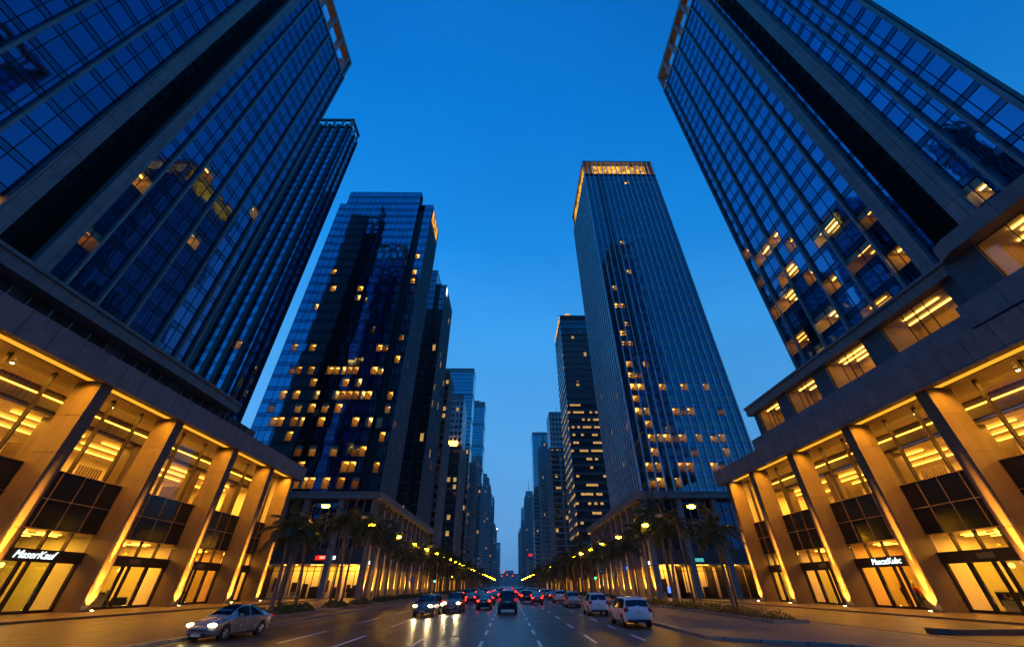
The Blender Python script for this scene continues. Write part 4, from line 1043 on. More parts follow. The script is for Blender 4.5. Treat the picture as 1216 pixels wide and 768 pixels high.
# ------------------------------------------------------------------ street lamps
M['pole'] = plain('painted_lamp_pole', (.06,.055,.05), .45, .4)
M['lampglass'] = emit('sodium_lamp', (1, .42, .006), 190)
M['lampoff'] = plain('unlit_lamp_lens', (.55,.45,.25), .3)
def lamp_proto(lit=True):
    T = thing('street_lamp', '', 'street lamp', (0, 0, 0))
    b = MB(); b.tube([(0,0,0), (0,0,.9)], [.19,.17], 12); b.tube([(0,0,.9), (0,0,5), (0,0,8.6)], [.12,.10,.075], 10); b.build('pole', M['pole'], T)
    b = MB(); pts = [(0,0,8.5)]
    for k in range(1, 9):
        a = k/8*math.pi/2; pts.append((1.5*(1-math.cos(a)), 0, 8.5+1.15*math.sin(a)))
    pts.append((1.9, 0, 9.62)); b.tube(pts, .055, 8); b.build('arm', M['pole'], T)
    b = MB(); b.ball((2.15, 0, 9.62), .48, .19, .12, 12, 6); h = b.build('lamp_head', M['pole'], T, smooth=True)
    b = MB(); b.ball((2.15, 0, 9.47), .46, .24, .20, 12, 8); b.build('lamp_lens', M['lampglass'] if lit else M['lampoff'], h, smooth=True)
    return T
LP = lamp_proto(True); LO = lamp_proto(False)
used = {}
def place(proto, x, y, z, rz, label, group=None, sc=1):
    first = proto.name not in used
    o = proto if first else copy_tree(proto); used[proto.name] = 1
    o.location = (x, y, z); o.rotation_euler = (0, 0, rz); o.scale = (sc, sc, sc); o['label'] = label
    if group: o['group'] = group
    elif 'group' in o: del o['group']
    return o
lampY = [46.5, 62.5, 79, 93.5, 108, 122.5, 137]
y = 152
while y < 700: lampY.append(y); y += 15 if y < 330 else 24
side = {-1: 'left', 1: 'right'}
ords = ['first', 'second', 'third', 'fourth', 'fifth', 'sixth', 'seventh']
for s in (-1, 1):
    for i, y in enumerate(lampY):
        lb = ('lit amber street lamp, %s along the %s-hand kerb counting from the camera' % (ords[i], side[s])) if i < 7 else 'distant lit street lamp merging into the amber line of the %s kerb' % side[s]
        z = .13
        px = 22.2 if i else 22.6
        place(LP, s*px, y, z, 0 if s < 0 else math.pi, lb, ('far street lamps on the %s kerb' % side[s]) if i >= 7 else 'near street lamps on the %s kerb' % side[s])
for s, x, y, lb in ((-1, 20.3, 53.5, 'unlit curved street lamp among the first palms of the left kerb'), (1, 20.6, 52.0, 'unlit curved street lamp between the two nearest palms of the right kerb'), (-1, 20.4, 71, 'unlit curved street lamp between the second and third lit lamps of the left kerb'), (1, 20.4, 72.5, 'unlit curved street lamp between the second and third lit lamps of the right kerb')):
    place(LO, s*x, y, .13, 0 if s < 0 else math.pi, lb, None, .98)

# ------------------------------------------------------------------ palms
def leafmat(name, col, rough=.5):
    m, nt, out = newmat(name); g = N(nt, 'ShaderNodeNewGeometry')
    p = N(nt, 'ShaderNodeBsdfPrincipled')
    nt.links.new(ramp(nt, g.outputs['Random Per Island'], [(0, tuple(c*.55 for c in col)), (.6, col), (1, tuple(c*1.6 for c in col))]), p.inputs['Base Color'])
    p.inputs['Roughness'].default_value = rough
    tr = N(nt, 'ShaderNodeBsdfTranslucent'); tr.inputs[0].default_value = c4(tuple(c*1.2 for c in col))
    mx = N(nt, 'ShaderNodeMixShader'); mx.inputs[0].default_value = .25
    nt.links.new(p.outputs[0], mx.inputs[1]); nt.links.new(tr.outputs[0], mx.inputs[2]); nt.links.new(mx.outputs[0], out.inputs[0]); return m
M['frond'] = leafmat('palm_frond', (.045,.065,.02))
M['leaf'] = leafmat('tree_leaf', (.035,.055,.018))
M['shrub'] = leafmat('shrub_leaf', (.04,.07,.02))
M['bark'] = plain('palm_bark', (.17,.13,.10), .85, 0, .35, 5, .8)
M['treebark'] = plain('tree_bark', (.07,.055,.045), .9, 0, .3, 4, .8)

def palm_proto(seed, h, R, lean, nfr=19):
    r = random.Random(seed); T = thing('palm_tree', '', 'palm tree')
    top = Vector((lean[0], lean[1], h))
    b = MB(); pts = []; rs = []
    for k in range(11):
        t = k/10; pts.append((lean[0]*t**1.7, lean[1]*t**1.7, h*t)); rs.append((.30 if k == 0 else .20 - .07*t + (.03 if .15 < t < .4 else 0)) * (1 + (.06 if k % 2 else 0)))
    b.tube(pts, rs, 10); trunk = b.build('trunk', M['bark'], T, smooth=True)
    b = MB(); b.tube([tuple(top + Vector((0,0,-.1))), tuple(top + Vector((0,0,.5))), tuple(top + Vector((0,0,1.1)))], [.15, .17, .07], 8); b.build('crown_shaft', M['shrub'], T, smooth=True)
    b = MB()
    for f in range(nfr):
        az = f*2.39996 + r.uniform(-.2,.2); el = rad(78 - 82*(f/nfr)**.85 + r.uniform(-8, 8)); L = R*r.uniform(.85, 1.12)
        p = top + Vector((0,0,.95)); seg = 11; d = Vector((math.cos(az)*math.cos(el), math.sin(az)*math.cos(el), math.sin(el)))
        pts = [p.copy()]; side = Vector((-math.sin(az), math.cos(az), 0)); dirs = []
        for k in range(seg):
            t = k/seg; d = (d + Vector((0,0,-.085-.16*t))).normalized(); dirs.append(d.copy()); p = p + d*(L/seg); pts.append(p.copy())
        b.tube([tuple(q) for q in pts], [.035*(1-i/(seg+1)) + .006 for i in range(len(pts))], 4, 0, False)
        nl = 26
        for k in range(nl):
            t = .12 + .88*k/nl; q = t*seg; i = min(int(q), seg-1); fr = q-i
            base = pts[i].lerp(pts[i+1], fr); dr = dirs[i]; ll = R*.26*math.sin(math.pi*(.14+.84*t))**.7 * r.uniform(.85, 1.15)
            up = side.cross(dr)
            for sg in (-1, 1):
                tip = base + (side*sg*.80 + dr*.55 + up*.18*r.uniform(-.6,1))*ll + Vector((0,0,-ll*r.uniform(.25,.6)))
                mid = base.lerp(tip, .5) + Vector((0,0,ll*.10)); wv = dr*(.045+.02*r.random())
                b.add([base-wv*.5, base+wv*.5, mid+wv, tip, mid-wv], [(0,1,2,3,4)])
    b.build('crown', M['frond'], T)
    return T
PP = [palm_proto(3, 6.3, 3.5, (.25,.1)), palm_proto(8, 7.4, 3.7, (-.5,.2)), palm_proto(15, 6.9, 3.3, (.55,-.3), 21), palm_proto(23, 8.2, 3.6, (.1,.4))]
for p in PP: p.name = 'palm_tree'
near = {(-1, 39.6): ('near palm with a slim trunk at the end of the big left colonnade', 0, 19.8), (-1, 44.6): ('second palm on the left kerb, in front of the red shop sign', 2, 20.1),
        (-1, 54.6): ('third palm on the left kerb, just past the first lit lamp', 1, 20.0), (-1, 61.8): ('fourth palm on the left kerb, before the second lit lamp', 3, 19.6), (-1, 77): ('fifth palm on the left kerb, by the third lit lamp', 1, 20.5),
        (1, 42.6): ('near palm with drooping fronds by the last columns of the right colonnade', 0, 20.4), (1, 56.5): ('second palm on the right kerb, left of the teal sign', 1, 20.4),
        (1, 66): ('third palm on the right kerb, beside the second lit lamp', 3, 20.6), (1, 76): ('fourth palm on the right kerb, beside the third lit lamp', 2, 21)}
k = 0
for (s, y), (lb, pi, x) in near.items():
    place(PP[pi], s*x, y, .15, rnd.uniform(0, 6.28), lb, 'palms along the kerbs', {(-1,39.6):.86,(-1,44.6):.84,(1,42.6):.9,(1,56.5):1.0}.get((s,y), rnd.uniform(.95, 1.03)))
for s in (-1, 1):
    y = 69.5 if s < 0 else 60.5
    place(PP[(2 if s < 0 else 3)], s*21.5, y, .15, 1.3, 'taller palm set back from the %s kerb behind the near palms' % side[s], 'palms along the kerbs', 1.12)
    y = 85
    while y < 330:
        place(PP[k % 4], s*(20.2 + rnd.uniform(-.6, .9)), y + rnd.uniform(-1.5, 1.5), .15, rnd.uniform(0, 6.28), 'palm in the long far row of the %s kerb' % side[s], 'far palms of the %s kerb' % side[s], rnd.uniform(.9, 1.2)); k += 1
        y += 8.2
# broad-leaved trees farther on
def tree_proto(seed, h, R):
    r = random.Random(seed); T = thing('street_tree', '', 'tree')
    b = MB(); b.tube([(0,0,0), (.1,.05,h*.25), (.0,.1,h*.45)], [.32,.24,.2], 8)
    tips = []
    for k in range(8):
        a = k*2.4 + r.uniform(-.3,.3); e = r.uniform(.5, 1.2); L = R*r.uniform(.6, .95)
        st = Vector((0,.05,h*r.uniform(.3,.45))); en = st + Vector((math.cos(a)*math.cos(e)*L, math.sin(a)*math.cos(e)*L, math.sin(e)*L*1.2))
        b.tube([tuple(st), tuple(st.lerp(en,.5)+Vector((0,0,.2))), tuple(en)], [.13,.09,.03], 6); tips.append(en)
    b.build('trunk', M['treebark'], T, smooth=True)
    b = MB()
    for k in range(15):
        c = tips[k % 8] + Vector((r.uniform(-1,1), r.uniform(-1,1), r.uniform(-.6,1.2)))*R*.35 if k < 12 else Vector((r.uniform(-.5,.5)*R, r.uniform(-.5,.5)*R, h*.72))
        cr = R*r.uniform(.28, .46)
        for q in range(95):
            v = Vector((r.gauss(0,1), r.gauss(0,1), r.gauss(0,.8))); v = v.normalized()*cr*r.uniform(.45, 1.05); p = c + v
            a = Vector((r.gauss(0,1), r.gauss(0,1), r.gauss(0,1))).normalized(); t2 = a.orthogonal().normalized(); sz = r.uniform(.16, .32)
            b.add([p, p+a*sz+t2*sz*.4, p+a*sz*1.8, p+a*sz-t2*sz*.4], [(0,1,2,3)])
    b.build('crown', M['leaf'], T); return T
TP = [tree_proto(4, 9.5, 4.4), tree_proto(9, 11, 4.8)]
for p in TP: p.name = 'street_tree'
k = 0
for s in (-1, 1):
    y = 150
    while y < 620:
        place(TP[k % 2], s*(25 + rnd.uniform(-1, 1)), y + rnd.uniform(-2, 2), .13, rnd.uniform(0, 6.28), 'dark broad-leaved tree in the far rows behind the %s street lamps' % side[s], 'far trees of the %s side' % side[s], rnd.uniform(.85, 1.2)*(1.15 if y > 300 else 1)); k += 1
        y += 11.5 if y < 300 else 17
# shrubs at the palm feet
def shrub_proto(seed):
    r = random.Random(seed); T = thing('shrub', '', 'shrub'); b = MB()
    for k in range(420):
        a = r.uniform(0, 6.28); q = math.sqrt(r.random()); p = Vector((q*math.cos(a)*1.0, q*math.sin(a)*1.5, .05 + .62*(1-q*q)*r.uniform(.5,1.1)))
        d = Vector((r.gauss(0,.6), r.gauss(0,.6), 1)).normalized(); t2 = d.orthogonal().normalized(); sz = r.uniform(.07,.15)
        b.add([p, p+d*sz+t2*sz*.35, p+d*sz*2, p+d*sz-t2*sz*.35], [(0,1,2,3)])
    b.build('foliage', M['shrub'], T)
    b = MB()
    for k in range(6):
        a = k*1.05; b.tube([(0,0,0), (.5*math.cos(a), .8*math.sin(a), .4)], [.02,.01], 5)
    b.build('stem', M['treebark'], T); return T
SP_ = [shrub_proto(1), shrub_proto(2)]
for p in SP_: p.name = 'shrub'
k = 0
for s in (-1, 1):
    for bi, (y0, y1) in enumerate(strips[s]):
        if y0 > 200: break
        y = y0+1.3; j = 0; nn = max(1, round((y1-y0)/2.6)) ; stp = (y1-y0)/nn
        for j in range(nn):
            yy = y0 + stp*(j+.5)
            lb = 'clipped low shrub in %s of the %s kerb' % ('the %s planting strip' % ords[bi] if bi < 7 else 'the far planting strips', side[s])
            place(SP_[k % 2], s*20, yy, .20, rnd.choice((0, math.pi))+rnd.uniform(-.2,.2), lb, ('shrubs in the %s kerb strip, bed %d' % (side[s], bi+1)) if bi < 7 else 'shrubs in the far %s kerb strips' % side[s], rnd.uniform(.75, 1.1)); k += 1

# ------------------------------------------------------------------ traffic signals and round signs
M['sig_red'] = emit('red_signal', (1, .03, .02), 4); M['sig_green'] = emit('green_signal', (.05, 1, .25), 14); M['sig_amber'] = emit('amber_signal', (1,.45,.03), 20)
M['sig_off'] = plain('dark_signal_lens', (.03,.02,.01), .3)
def signal(x, y, lit, label, arm=0, h=4.2, sc=1):
    T = thing('traffic_light', label, 'traffic light', (x, y, .13))
    b = MB(); b.tube([(0,0,0), (0,0,h)], .07, 8); 
    if arm: b.tube([(0,0,h-.1), (arm,0,h+.25)], .05, 8)
    b.build('pole', M['pole'], T, off=(0,0,0))
    hx = arm; b = MB(); b.box(hx-.17*sc, hx+.17*sc, -.17, .12, h-.5*sc, h+.55*sc); hd = b.build('signal_head', M['mullion'], T, off=(0,0,0))
    for k, (nm, mt) in enumerate((('green','sig_green'), ('amber','sig_amber'), ('red','sig_red'))):
        b = MB(); b.ball((hx, -.19, h-.32*sc+k*.32*sc), .12*sc, .05, .12*sc, 12, 6); b.build('signal_lens', M[mt] if nm == lit else M['sig_off'], hd, off=(0,0,0), smooth=True)
    return T
signal(-19.0, 118, 'green', 'green traffic light among the palms of the left kerb', 0, 3.6, 1.5)
signal(18.6, 98, 'green', 'green traffic light among the palms of the right kerb', 0, 4.0, 1.5)
signal(-18.6, 150, 'amber', 'amber traffic light low on the left kerb beyond the green one', 0, 4.6, 1.4)
def round_sign(x, y, h, label):
    T = thing('road_sign', label, 'road sign', (x, y, .13))
    b = MB(); b.tube([(0,0,0), (0,0,h)], .05, 8); b.build('pole', M['pole'], T, off=(0,0,0))
    b = MB(); b.cyl((0,-.08,h), (0,1,0), .5, .05, 20, 0); b.build('sign_disc', M['sign_disc'], T, off=(0,0,0))
    b = MB(); b.box(-.30, .30, -.125, -.11, h-.07, h+.07); b.build('sign_bar', M['paint'], T, off=(0,0,0))
M['sign_disc'] = plain('blue_sign_sheet', (.10,.12,.42), .4)
round_sign(-19.0, 90.5, 3.2, 'round blue road sign under the palms of the left kerb')
round_sign(18.9, 92, 4.6, 'round blue road sign right of the green light on the right kerb')
# overhead signal gantry far up the avenue
T = thing('signal_gantry', 'distant gantry of red signals spanning the avenue', 'signal gantry', (0, 330, 0))
b = MB(); b.tube([(-17.5,330,0), (-17.5,330,9)], .25, 8); b.tube([(11.5,330,0), (11.5,330,9)], .25, 8); b.tube([(-17.5,330,9), (11.5,330,9)], .18, 8); b.build('frame', M['pole'], T)
for x, z in ((-5.0, 7.6), (-1.2, 8.3), (2.8, 7.7), (-3.0, 10.4)):
    b = MB(); b.box(x-.35, x+.35, 329.6, 329.9, z-1.0, z+1.0); h_ = b.build('signal_head', M['mullion'], T)
    b = MB(); b.ball((x, 329.55, z+.5), .36, .1, .36, 10, 6); b.build('signal_lens', M['sig_red'], h_)

# ------------------------------------------------------------------ furniture inside the shops
M['red'] = plain('red_cloth', (.45,.02,.02), .8); M['skin'] = plain('mannequin_plaster', (.35,.14,.06), .6); M['green'] = plain('green_box', (.08,.22,.06), .6)
def mannequin(x, y, label, mat):
    T = thing('mannequin', label, 'mannequin', (x, y, .31))
    b = MB(); b.cyl((0,0,.02), (0,0,1), .25, .04, 16); b.build('base', M['frame_l'], T, off=(0,0,0))
    b = MB(); b.tube([(0,0,1.05), (0,0,1.2), (0,0,1.42), (0,0,1.5)], [.16,.145,.20,.08], 12); b.tube([(0,-.19,1.42), (.02,-.26,1.15), (.06,-.25,.88)], [.06,.05,.035], 8); b.tube([(0,.19,1.42), (.02,.26,1.15), (.06,.25,.88)], [.06,.05,.035], 8); b.build('jacket', mat, T, off=(0,0,0), smooth=True)
    b = MB(); b.tube([(0,-.09,1.08), (0,-.10,.55), (0,-.10,.04)], [.09,.065,.045], 8); b.tube([(0,.09,1.08), (0,.10,.55), (0,.10,.04)], [.09,.065,.045], 8); b.build('trousers', M['indark'], T, off=(0,0,0), smooth=True)
    b = MB(); b.tube([(0,0,1.48), (0,0,1.57)], .05, 8); b.ball((0,0,1.68), .085, .075, .12, 12, 8); b.build('head', M['skin'], T, off=(0,0,0), smooth=True)
    T.scale = (1.25, 1.25, 1.25)
def sofa(x, y, rz, label, mat):
    T = thing('sofa', label, 'sofa', (x, y, .31), rz)
    b = MB(); b.box(-1, 1, -.4, .4, .12, .45); b.build('seat', mat, T, off=(0,0,0), bevel=.05)
    b = MB(); b.box(-1, 1, .25, .5, .45, .9); b.build('backrest', mat, T, off=(0,0,0), bevel=.05)
    for k in (-1, 1):
        b = MB(); b.box(k*1.0, k*1.18, -.4, .5, .12, .62); b.build('armrest', mat, T, off=(0,0,0), bevel=.04)
def counter(x, y, L, label):
    T = thing('counter', label, 'counter', (x, y, .31))
    b = MB(); b.box(-.4, .4, -L/2, L/2, 0, 1.0); b.build('body', M['indark'], T, off=(0,0,0)); b = MB(); b.box(-.46, .46, -L/2-.05, L/2+.05, 1.0, 1.06); b.build('worktop', M['frame_l'], T, off=(0,0,0))
def table(x, y, label, z=.31):
    T = thing('table', label, 'table', (x, y, z))
    b = MB(); b.box(-.7, .7, -.5, .5, .72, .77); b.build('table_top', M['indark'], T, off=(0,0,0))
    for a in (-.6, .6):
        for c in (-.4, .4):
            b = MB(); b.box(a-.03, a+.03, c-.03, c+.03, 0, .72); b.build('leg', M['indark'], T, off=(0,0,0))
def rack(x, y, label, mats):
    T = thing('clothes_rack', label, 'clothes rack', (x, y, .31)); b = MB()
    b.tube([(0,-1,0), (0,-1,1.6), (0,1,1.6), (0,1,0)], .025, 8); b.build('frame', M['mullion'], T, off=(0,0,0))
    r = random.Random(int(y*10))
    for k in range(9):
        yy = -.85+k*.21; b = MB(); b.box(-.22, .22, yy-.04, yy+.05, 1.52-r.uniform(.75,1.1), 1.52); b.build('garment', M[r.choice(mats)], T, off=(0,0,0), bevel=.03)
mannequin(44.6, 50.4, 'mannequin in a red top in the shop window under the right lit sign', M['red'])
mannequin(44.9, 52.4, 'dark dressed mannequin beside the red one in the right shop window', M['indark'])
sofa(45.8, 48.6, rad(90), 'dark red sofa behind the red mannequin in the right shop', M['red'])
counter(46.6, 38.5, 3.5, 'long dark counter in the right-hand shop nearest the frame edge'); rack(45.4, 42.0, 'rail of dark clothes left of the counter in the right-hand shop', ('indark', 'bronze', 'darkclad'))
T = thing('box', 'small green box on the dark counter of the right-hand shop', 'box', (46.6, 39.3, 1.37)); b = MB(); b.box(-.25,.25,-.45,.45,0,.34); b.build('body', M['green'], T, off=(0,0,0)); b = MB(); b.box(-.26,.26,-.46,.46,.341,.39); b.build('lid', M['green'], T, off=(0,0,0))
sofa(-45.2, 54.2, rad(-90), 'dark armchair sofa low in the second left-hand shop', M['indark']); rack(-44.8, 61.3, 'clothes rail in the third left-hand shop', ('red', 'indark', 'sign_disc'))
table(-45.6, 50.5, 'dark table in the second left-hand shop'); counter(-46.8, 40.5, 3.0, 'low dark counter at the back of the shop under the left lit sign')
mannequin(44.9, 61.4, 'pale mannequin in the narrow shop behind the third right-hand column', M['frame_l'])
table(-46.5, 101.2, 'dark table in the lit shop left of the red sign', .13); table(44.8, 101.0, 'dark table in the lit shop at the right end of the pale colonnade', .13); table(47.5, 101.4, 'second dark table deeper in the lit shop beside the right colonnade end', .13)
# ------------------------------------------------------------------ cars
def carpaint(name, col, metal=.3):
    m, nt, out = newmat(name); p = N(nt, 'ShaderNodeBsdfPrincipled'); co = objco(nt)
    p.inputs['Base Color'].default_value = c4(col); p.inputs['Metallic'].default_value = metal
    nt.links.new(math_(nt, 'MULTIPLY_ADD', noise(nt, co, 3, 3), .18, .18), p.inputs['Roughness'])
    p.inputs['Coat Weight'].default_value = .6; p.inputs['Coat Roughness'].default_value = .06
    nt.links.new(p.outputs[0], out.inputs[0]); return m
M['car_silver'] = carpaint('silver_car_paint', (.27,.27,.28), .3); M['car_white'] = carpaint('white_car_paint', (.74,.74,.73), .0); M['car_black'] = carpaint('black_car_paint', (.012,.012,.014), .2)
M['car_grey'] = carpaint('grey_car_paint', (.16,.16,.17), .5); M['car_red'] = carpaint('dark_red_car_paint', (.16,.012,.012), .3); M['car_pale'] = carpaint('champagne_car_paint', (.42,.38,.32), .5)
M['carglass'] = facade_glass('car_window_glass', (.05,.055,.065), .04, .0, .0)
M['tyre'] = plain('tyre_rubber', (.012,.012,.012), .8); M['rim'] = plain('alloy_rim', (.45,.45,.46), .3, .8, .1)
M['trim'] = plain('black_plastic_trim', (.012,.012,.012), .5); M['chrome'] = plain('chrome_trim', (.6,.6,.6), .15, 1, .05, 1, 0); M['plate_w'] = plain('number_plate', (.55,.55,.5), .5)
M['head_on'] = emit('headlamp_on', (1, .72, .24), 38); M['tail_on'] = emit('tail_lamp_on', (1, .018, .012), 10); M['tail_dim'] = emit('tail_lamp_dim', (1, .02, .05), .5)
M['lens_off'] = plain('headlamp_lens', (.5,.5,.52), .1); M['tail_off'] = plain('tail_lamp_lens', (.32,.012,.02), .15)

def cr(vals, t):
    """Catmull-Rom through (pos, tuple) stations"""
    n = len(vals)
    for i in range(n-1):
        if t <= vals[i+1][0] or i == n-2: break
    p1, p2 = vals[i], vals[i+1]; p0 = vals[max(i-1,0)]; p3 = vals[min(i+2,n-1)]
    h = p2[0]-p1[0]; u = min(1, max(0, (t-p1[0])/h)); o = []
    for a, b_, c, d in zip(p0[1], p1[1], p2[1], p3[1]):
        m1 = (c-a)/max(1e-6, (p2[0]-p0[0]))*h; m2 = (d-b_)/max(1e-6, (p3[0]-p1[0]))*h
        if (b_-a)*(c-b_) <= 0: m1 = 0
        if (c-b_)*(d-c) <= 0: m2 = 0
        o.append((2*u**3-3*u*u+1)*b_ + (u**3-2*u*u+u)*m1 + (-2*u**3+3*u*u)*c + (u**3-u*u)*m2)
    return o

SPEC = {
 # stations: y (front +): half width, bottom z, belt z, top z, top half-width
 'sedan': dict(L=4.55, st=[(-2.28,(.58,.42,.78,.86,.50)),(-2.15,(.78,.30,.86,.98,.62)),(-1.75,(.86,.24,.90,1.06,.66)),(-1.30,(.88,.22,.92,1.22,.58)),(-.55,(.885,.20,.92,1.44,.54)),(.15,(.885,.20,.91,1.45,.54)),(.75,(.88,.20,.90,1.24,.57)),(1.15,(.875,.21,.86,.99,.64)),(1.75,(.85,.23,.76,.86,.60)),(2.12,(.76,.26,.66,.74,.52)),(2.28,(.56,.34,.56,.62,.40))],
    win=(-1.42,.98), ws=(.18,1.08), rw=(-1.72,-.62), wheels=(1.38,-1.32), wr=.32),
 'suv': dict(L=4.6, st=[(-2.30,(.74,.48,.92,1.06,.66)),(-2.22,(.87,.34,1.02,1.22,.70)),(-2.06,(.91,.29,1.06,1.57,.68)),(-1.86,(.92,.28,1.06,1.69,.68)),(-1.2,(.93,.26,1.06,1.74,.68)),(-.3,(.93,.25,1.05,1.75,.68)),(.25,(.93,.25,1.04,1.70,.66)),(.72,(.925,.25,1.03,1.42,.68)),(1.1,(.92,.26,1.0,1.14,.72)),(1.8,(.90,.28,.92,1.05,.70)),(2.16,(.84,.32,.78,.94,.62)),(2.30,(.66,.38,.66,.74,.48))],
    win=(-1.95,.92), ws=(.28,1.02), rw=(-2.26,-2.02), wheels=(1.42,-1.36), wr=.36),
 'van': dict(L=4.8, st=[(-2.40,(.80,.48,.96,1.10,.72)),(-2.33,(.90,.34,1.04,1.28,.76)),(-2.18,(.94,.29,1.06,1.66,.75)),(-1.95,(.95,.28,1.06,1.83,.76)),(-1.0,(.95,.25,1.06,1.90,.76)),(.2,(.95,.25,1.05,1.88,.75)),(.75,(.95,.25,1.04,1.70,.74)),(1.35,(.94,.26,1.02,1.24,.76)),(1.75,(.92,.28,.98,1.10,.74)),(2.22,(.86,.32,.84,.96,.66)),(2.40,(.68,.40,.70,.78,.50))],
    win=(-2.1,1.15), ws=(.70,1.36), rw=(-2.38,-2.16), wheels=(1.52,-1.45), wr=.35)}
SPEC['van']['st'] = [(y, (w_, zb, .92*zl, .25+(zt-.25)*.86 if zt > 1.2 else zt*.93, wt)) for y, (w_, zb, zl, zt, wt) in SPEC['van']['st']]
def car_proto(kind, paint, name, front, rear):
    """front / rear: material keys of head and tail lamps"""
    S = SPEC[kind]; T = thing(name, '', 'car'); st = S['st']; half = S['L']/2
    def sect(y):
        w_, zb, zl, zt, wt = cr(st, y)
        low = (zb + zl)/2
        return [(0,zb), (w_*.86,zb), (w_*.97,zb+.10), (w_,low), (w_*.985,zl-.07), (w_*.955,zl), (wt+(w_*.955-wt)*.28, zl+(zt-zl)*.66), (wt*.95, zt-(zt-zl)*.10), (wt*.72, zt-.012), (0, zt+.015)]
    NS = 52; NP = 28
    def ring(y):
        c = sect(y); pts = [(i, p) for i, p in enumerate(c)]; r_ = []
        for k in range(NP+1):
            r_.append(tuple(cr(pts, 9*k/NP)))
        return r_
    ys = [-half + 2*half*k/NS for k in range(NS+1)]
    b = MB(); rings = []
    for y in ys:
        r_ = ring(y); rings.append([(x, y, z) for x, z in r_] + [(-x, y, z) for x, z in reversed(r_[1:-1])])
    n = len(rings[0]); vs = [p for r_ in rings for p in r_]; fs = []
    for i in range(NS):
        for k in range(n):
            fs.append((i*n+k, i*n+(k+1) % n, (i+1)*n+(k+1) % n, (i+1)*n+k))
    fs.append(tuple(reversed(range(n)))); fs.append(tuple(NS*n+k for k in range(n)))
    b.add(vs, fs); b.build('body', paint, T, smooth=True, off=(0,0,0))
    # patches that follow the body surface, a few mm proud
    def surf(y, q, sg=1, o=.008):
        c = [(i, p) for i, p in enumerate(sect(y))]; x, z = cr(c, q)
        x2, z2 = cr(c, min(9, q+.05)); nx, nz = (z2-z), -(x2-x); l = math.hypot(nx, nz) or 1
        return (sg*(x + nx/l*o), y, z + nz/l*o)
    def patch(nm, mat, y0, y1, q0, q1, sg, ny=8, nq=6, slope=0, parent=T, o=.008, both=False):
        b = MB(); g = []
        for i in range(ny+1):
            row = []
            for k in range(nq+1):
                q = q0 + (q1-q0)*k/nq; y = y0 + (y1-y0)*i/ny
                if slope: y += slope*(q-q0)
                row.append(surf(y, q, sg, o))
            g.append(row)
        for i in range(ny):
            for k in range(nq):
                f = (g[i][k], g[i][k+1], g[i+1][k+1], g[i+1][k])
                b.quad(*(f if sg > 0 else f[::-1]))
        return b.build(nm, mat, parent, smooth=True, off=(0,0,0))
    wa, wb = S['win']; mid = (wa+wb)/2
    for sg in (-1, 1):
        patch('side_window', M['carglass'], wa+.10, mid-.05, 5.15, 6.75, sg)
        patch('side_window', M['carglass'], mid+.05, wb-.32, 5.15, 6.75, sg, slope=.0)
        # door seams and handles
        b = MB()
        for yy in (mid, wb-.28, wa+.28):
            pp = [surf(yy, q, sg, .004) for q in (1.8, 2.6, 3.4, 4.2, 5.0)]
            b.tube(pp, .006, 4)
        b.build('door_seam', M['trim'], T, off=(0,0,0))
        for yy in (mid-.28, wb-.95):
            p = surf(yy, 4.45, sg, .02); b = MB(); b.box(p[0]-.015, p[0]+.015, p[1]-.1, p[1]+.1, p[2]-.015, p[2]+.015); b.build('door_handle', M['chrome'], T, off=(0,0,0))
        p = surf(wb-.30, 5.1, sg, .05); b = MB(); b.ball((p[0]+sg*.09, p[1], p[2]+.06), .10, .06, .07, 10, 6); b.build('side_mirror', paint, T, smooth=True, off=(0,0,0))
        patch('sill_trim', M['trim'], S['wheels'][1]+.42, S['wheels'][0]-.42, 1.05, 1.95, sg, o=.012)
    def top_patch(nm, y0, y1, q0):
        b = MB(); g = []; ny, nq = 8, 12
        for i in range(ny+1):
            y = y0 + (y1-y0)*i/ny; row = []
            for k in range(nq+1):
                q = q0 + (9-q0)*min(k, nq-k)/(nq/2); row.append(surf(y, q, 1 if k <= nq/2 else -1, .010))
            g.append(row)
        for i in range(ny):
            for k in range(nq): b.quad(g[i][k], g[i][k+1], g[i+1][k+1], g[i+1][k])
        b.build(nm, M['carglass'], T, smooth=True, off=(0,0,0))
    top_patch('windscreen', S['ws'][0]+.02, S['ws'][1]-.02, 7.15)
    if kind == 'sedan': top_patch('rear_window', S['rw'][0]+.12, S['rw'][1]-.02, 7.15)
    else:
        top_patch('rear_window', -half+.025, -half+(.27 if kind == 'suv' else .25), 6.35)
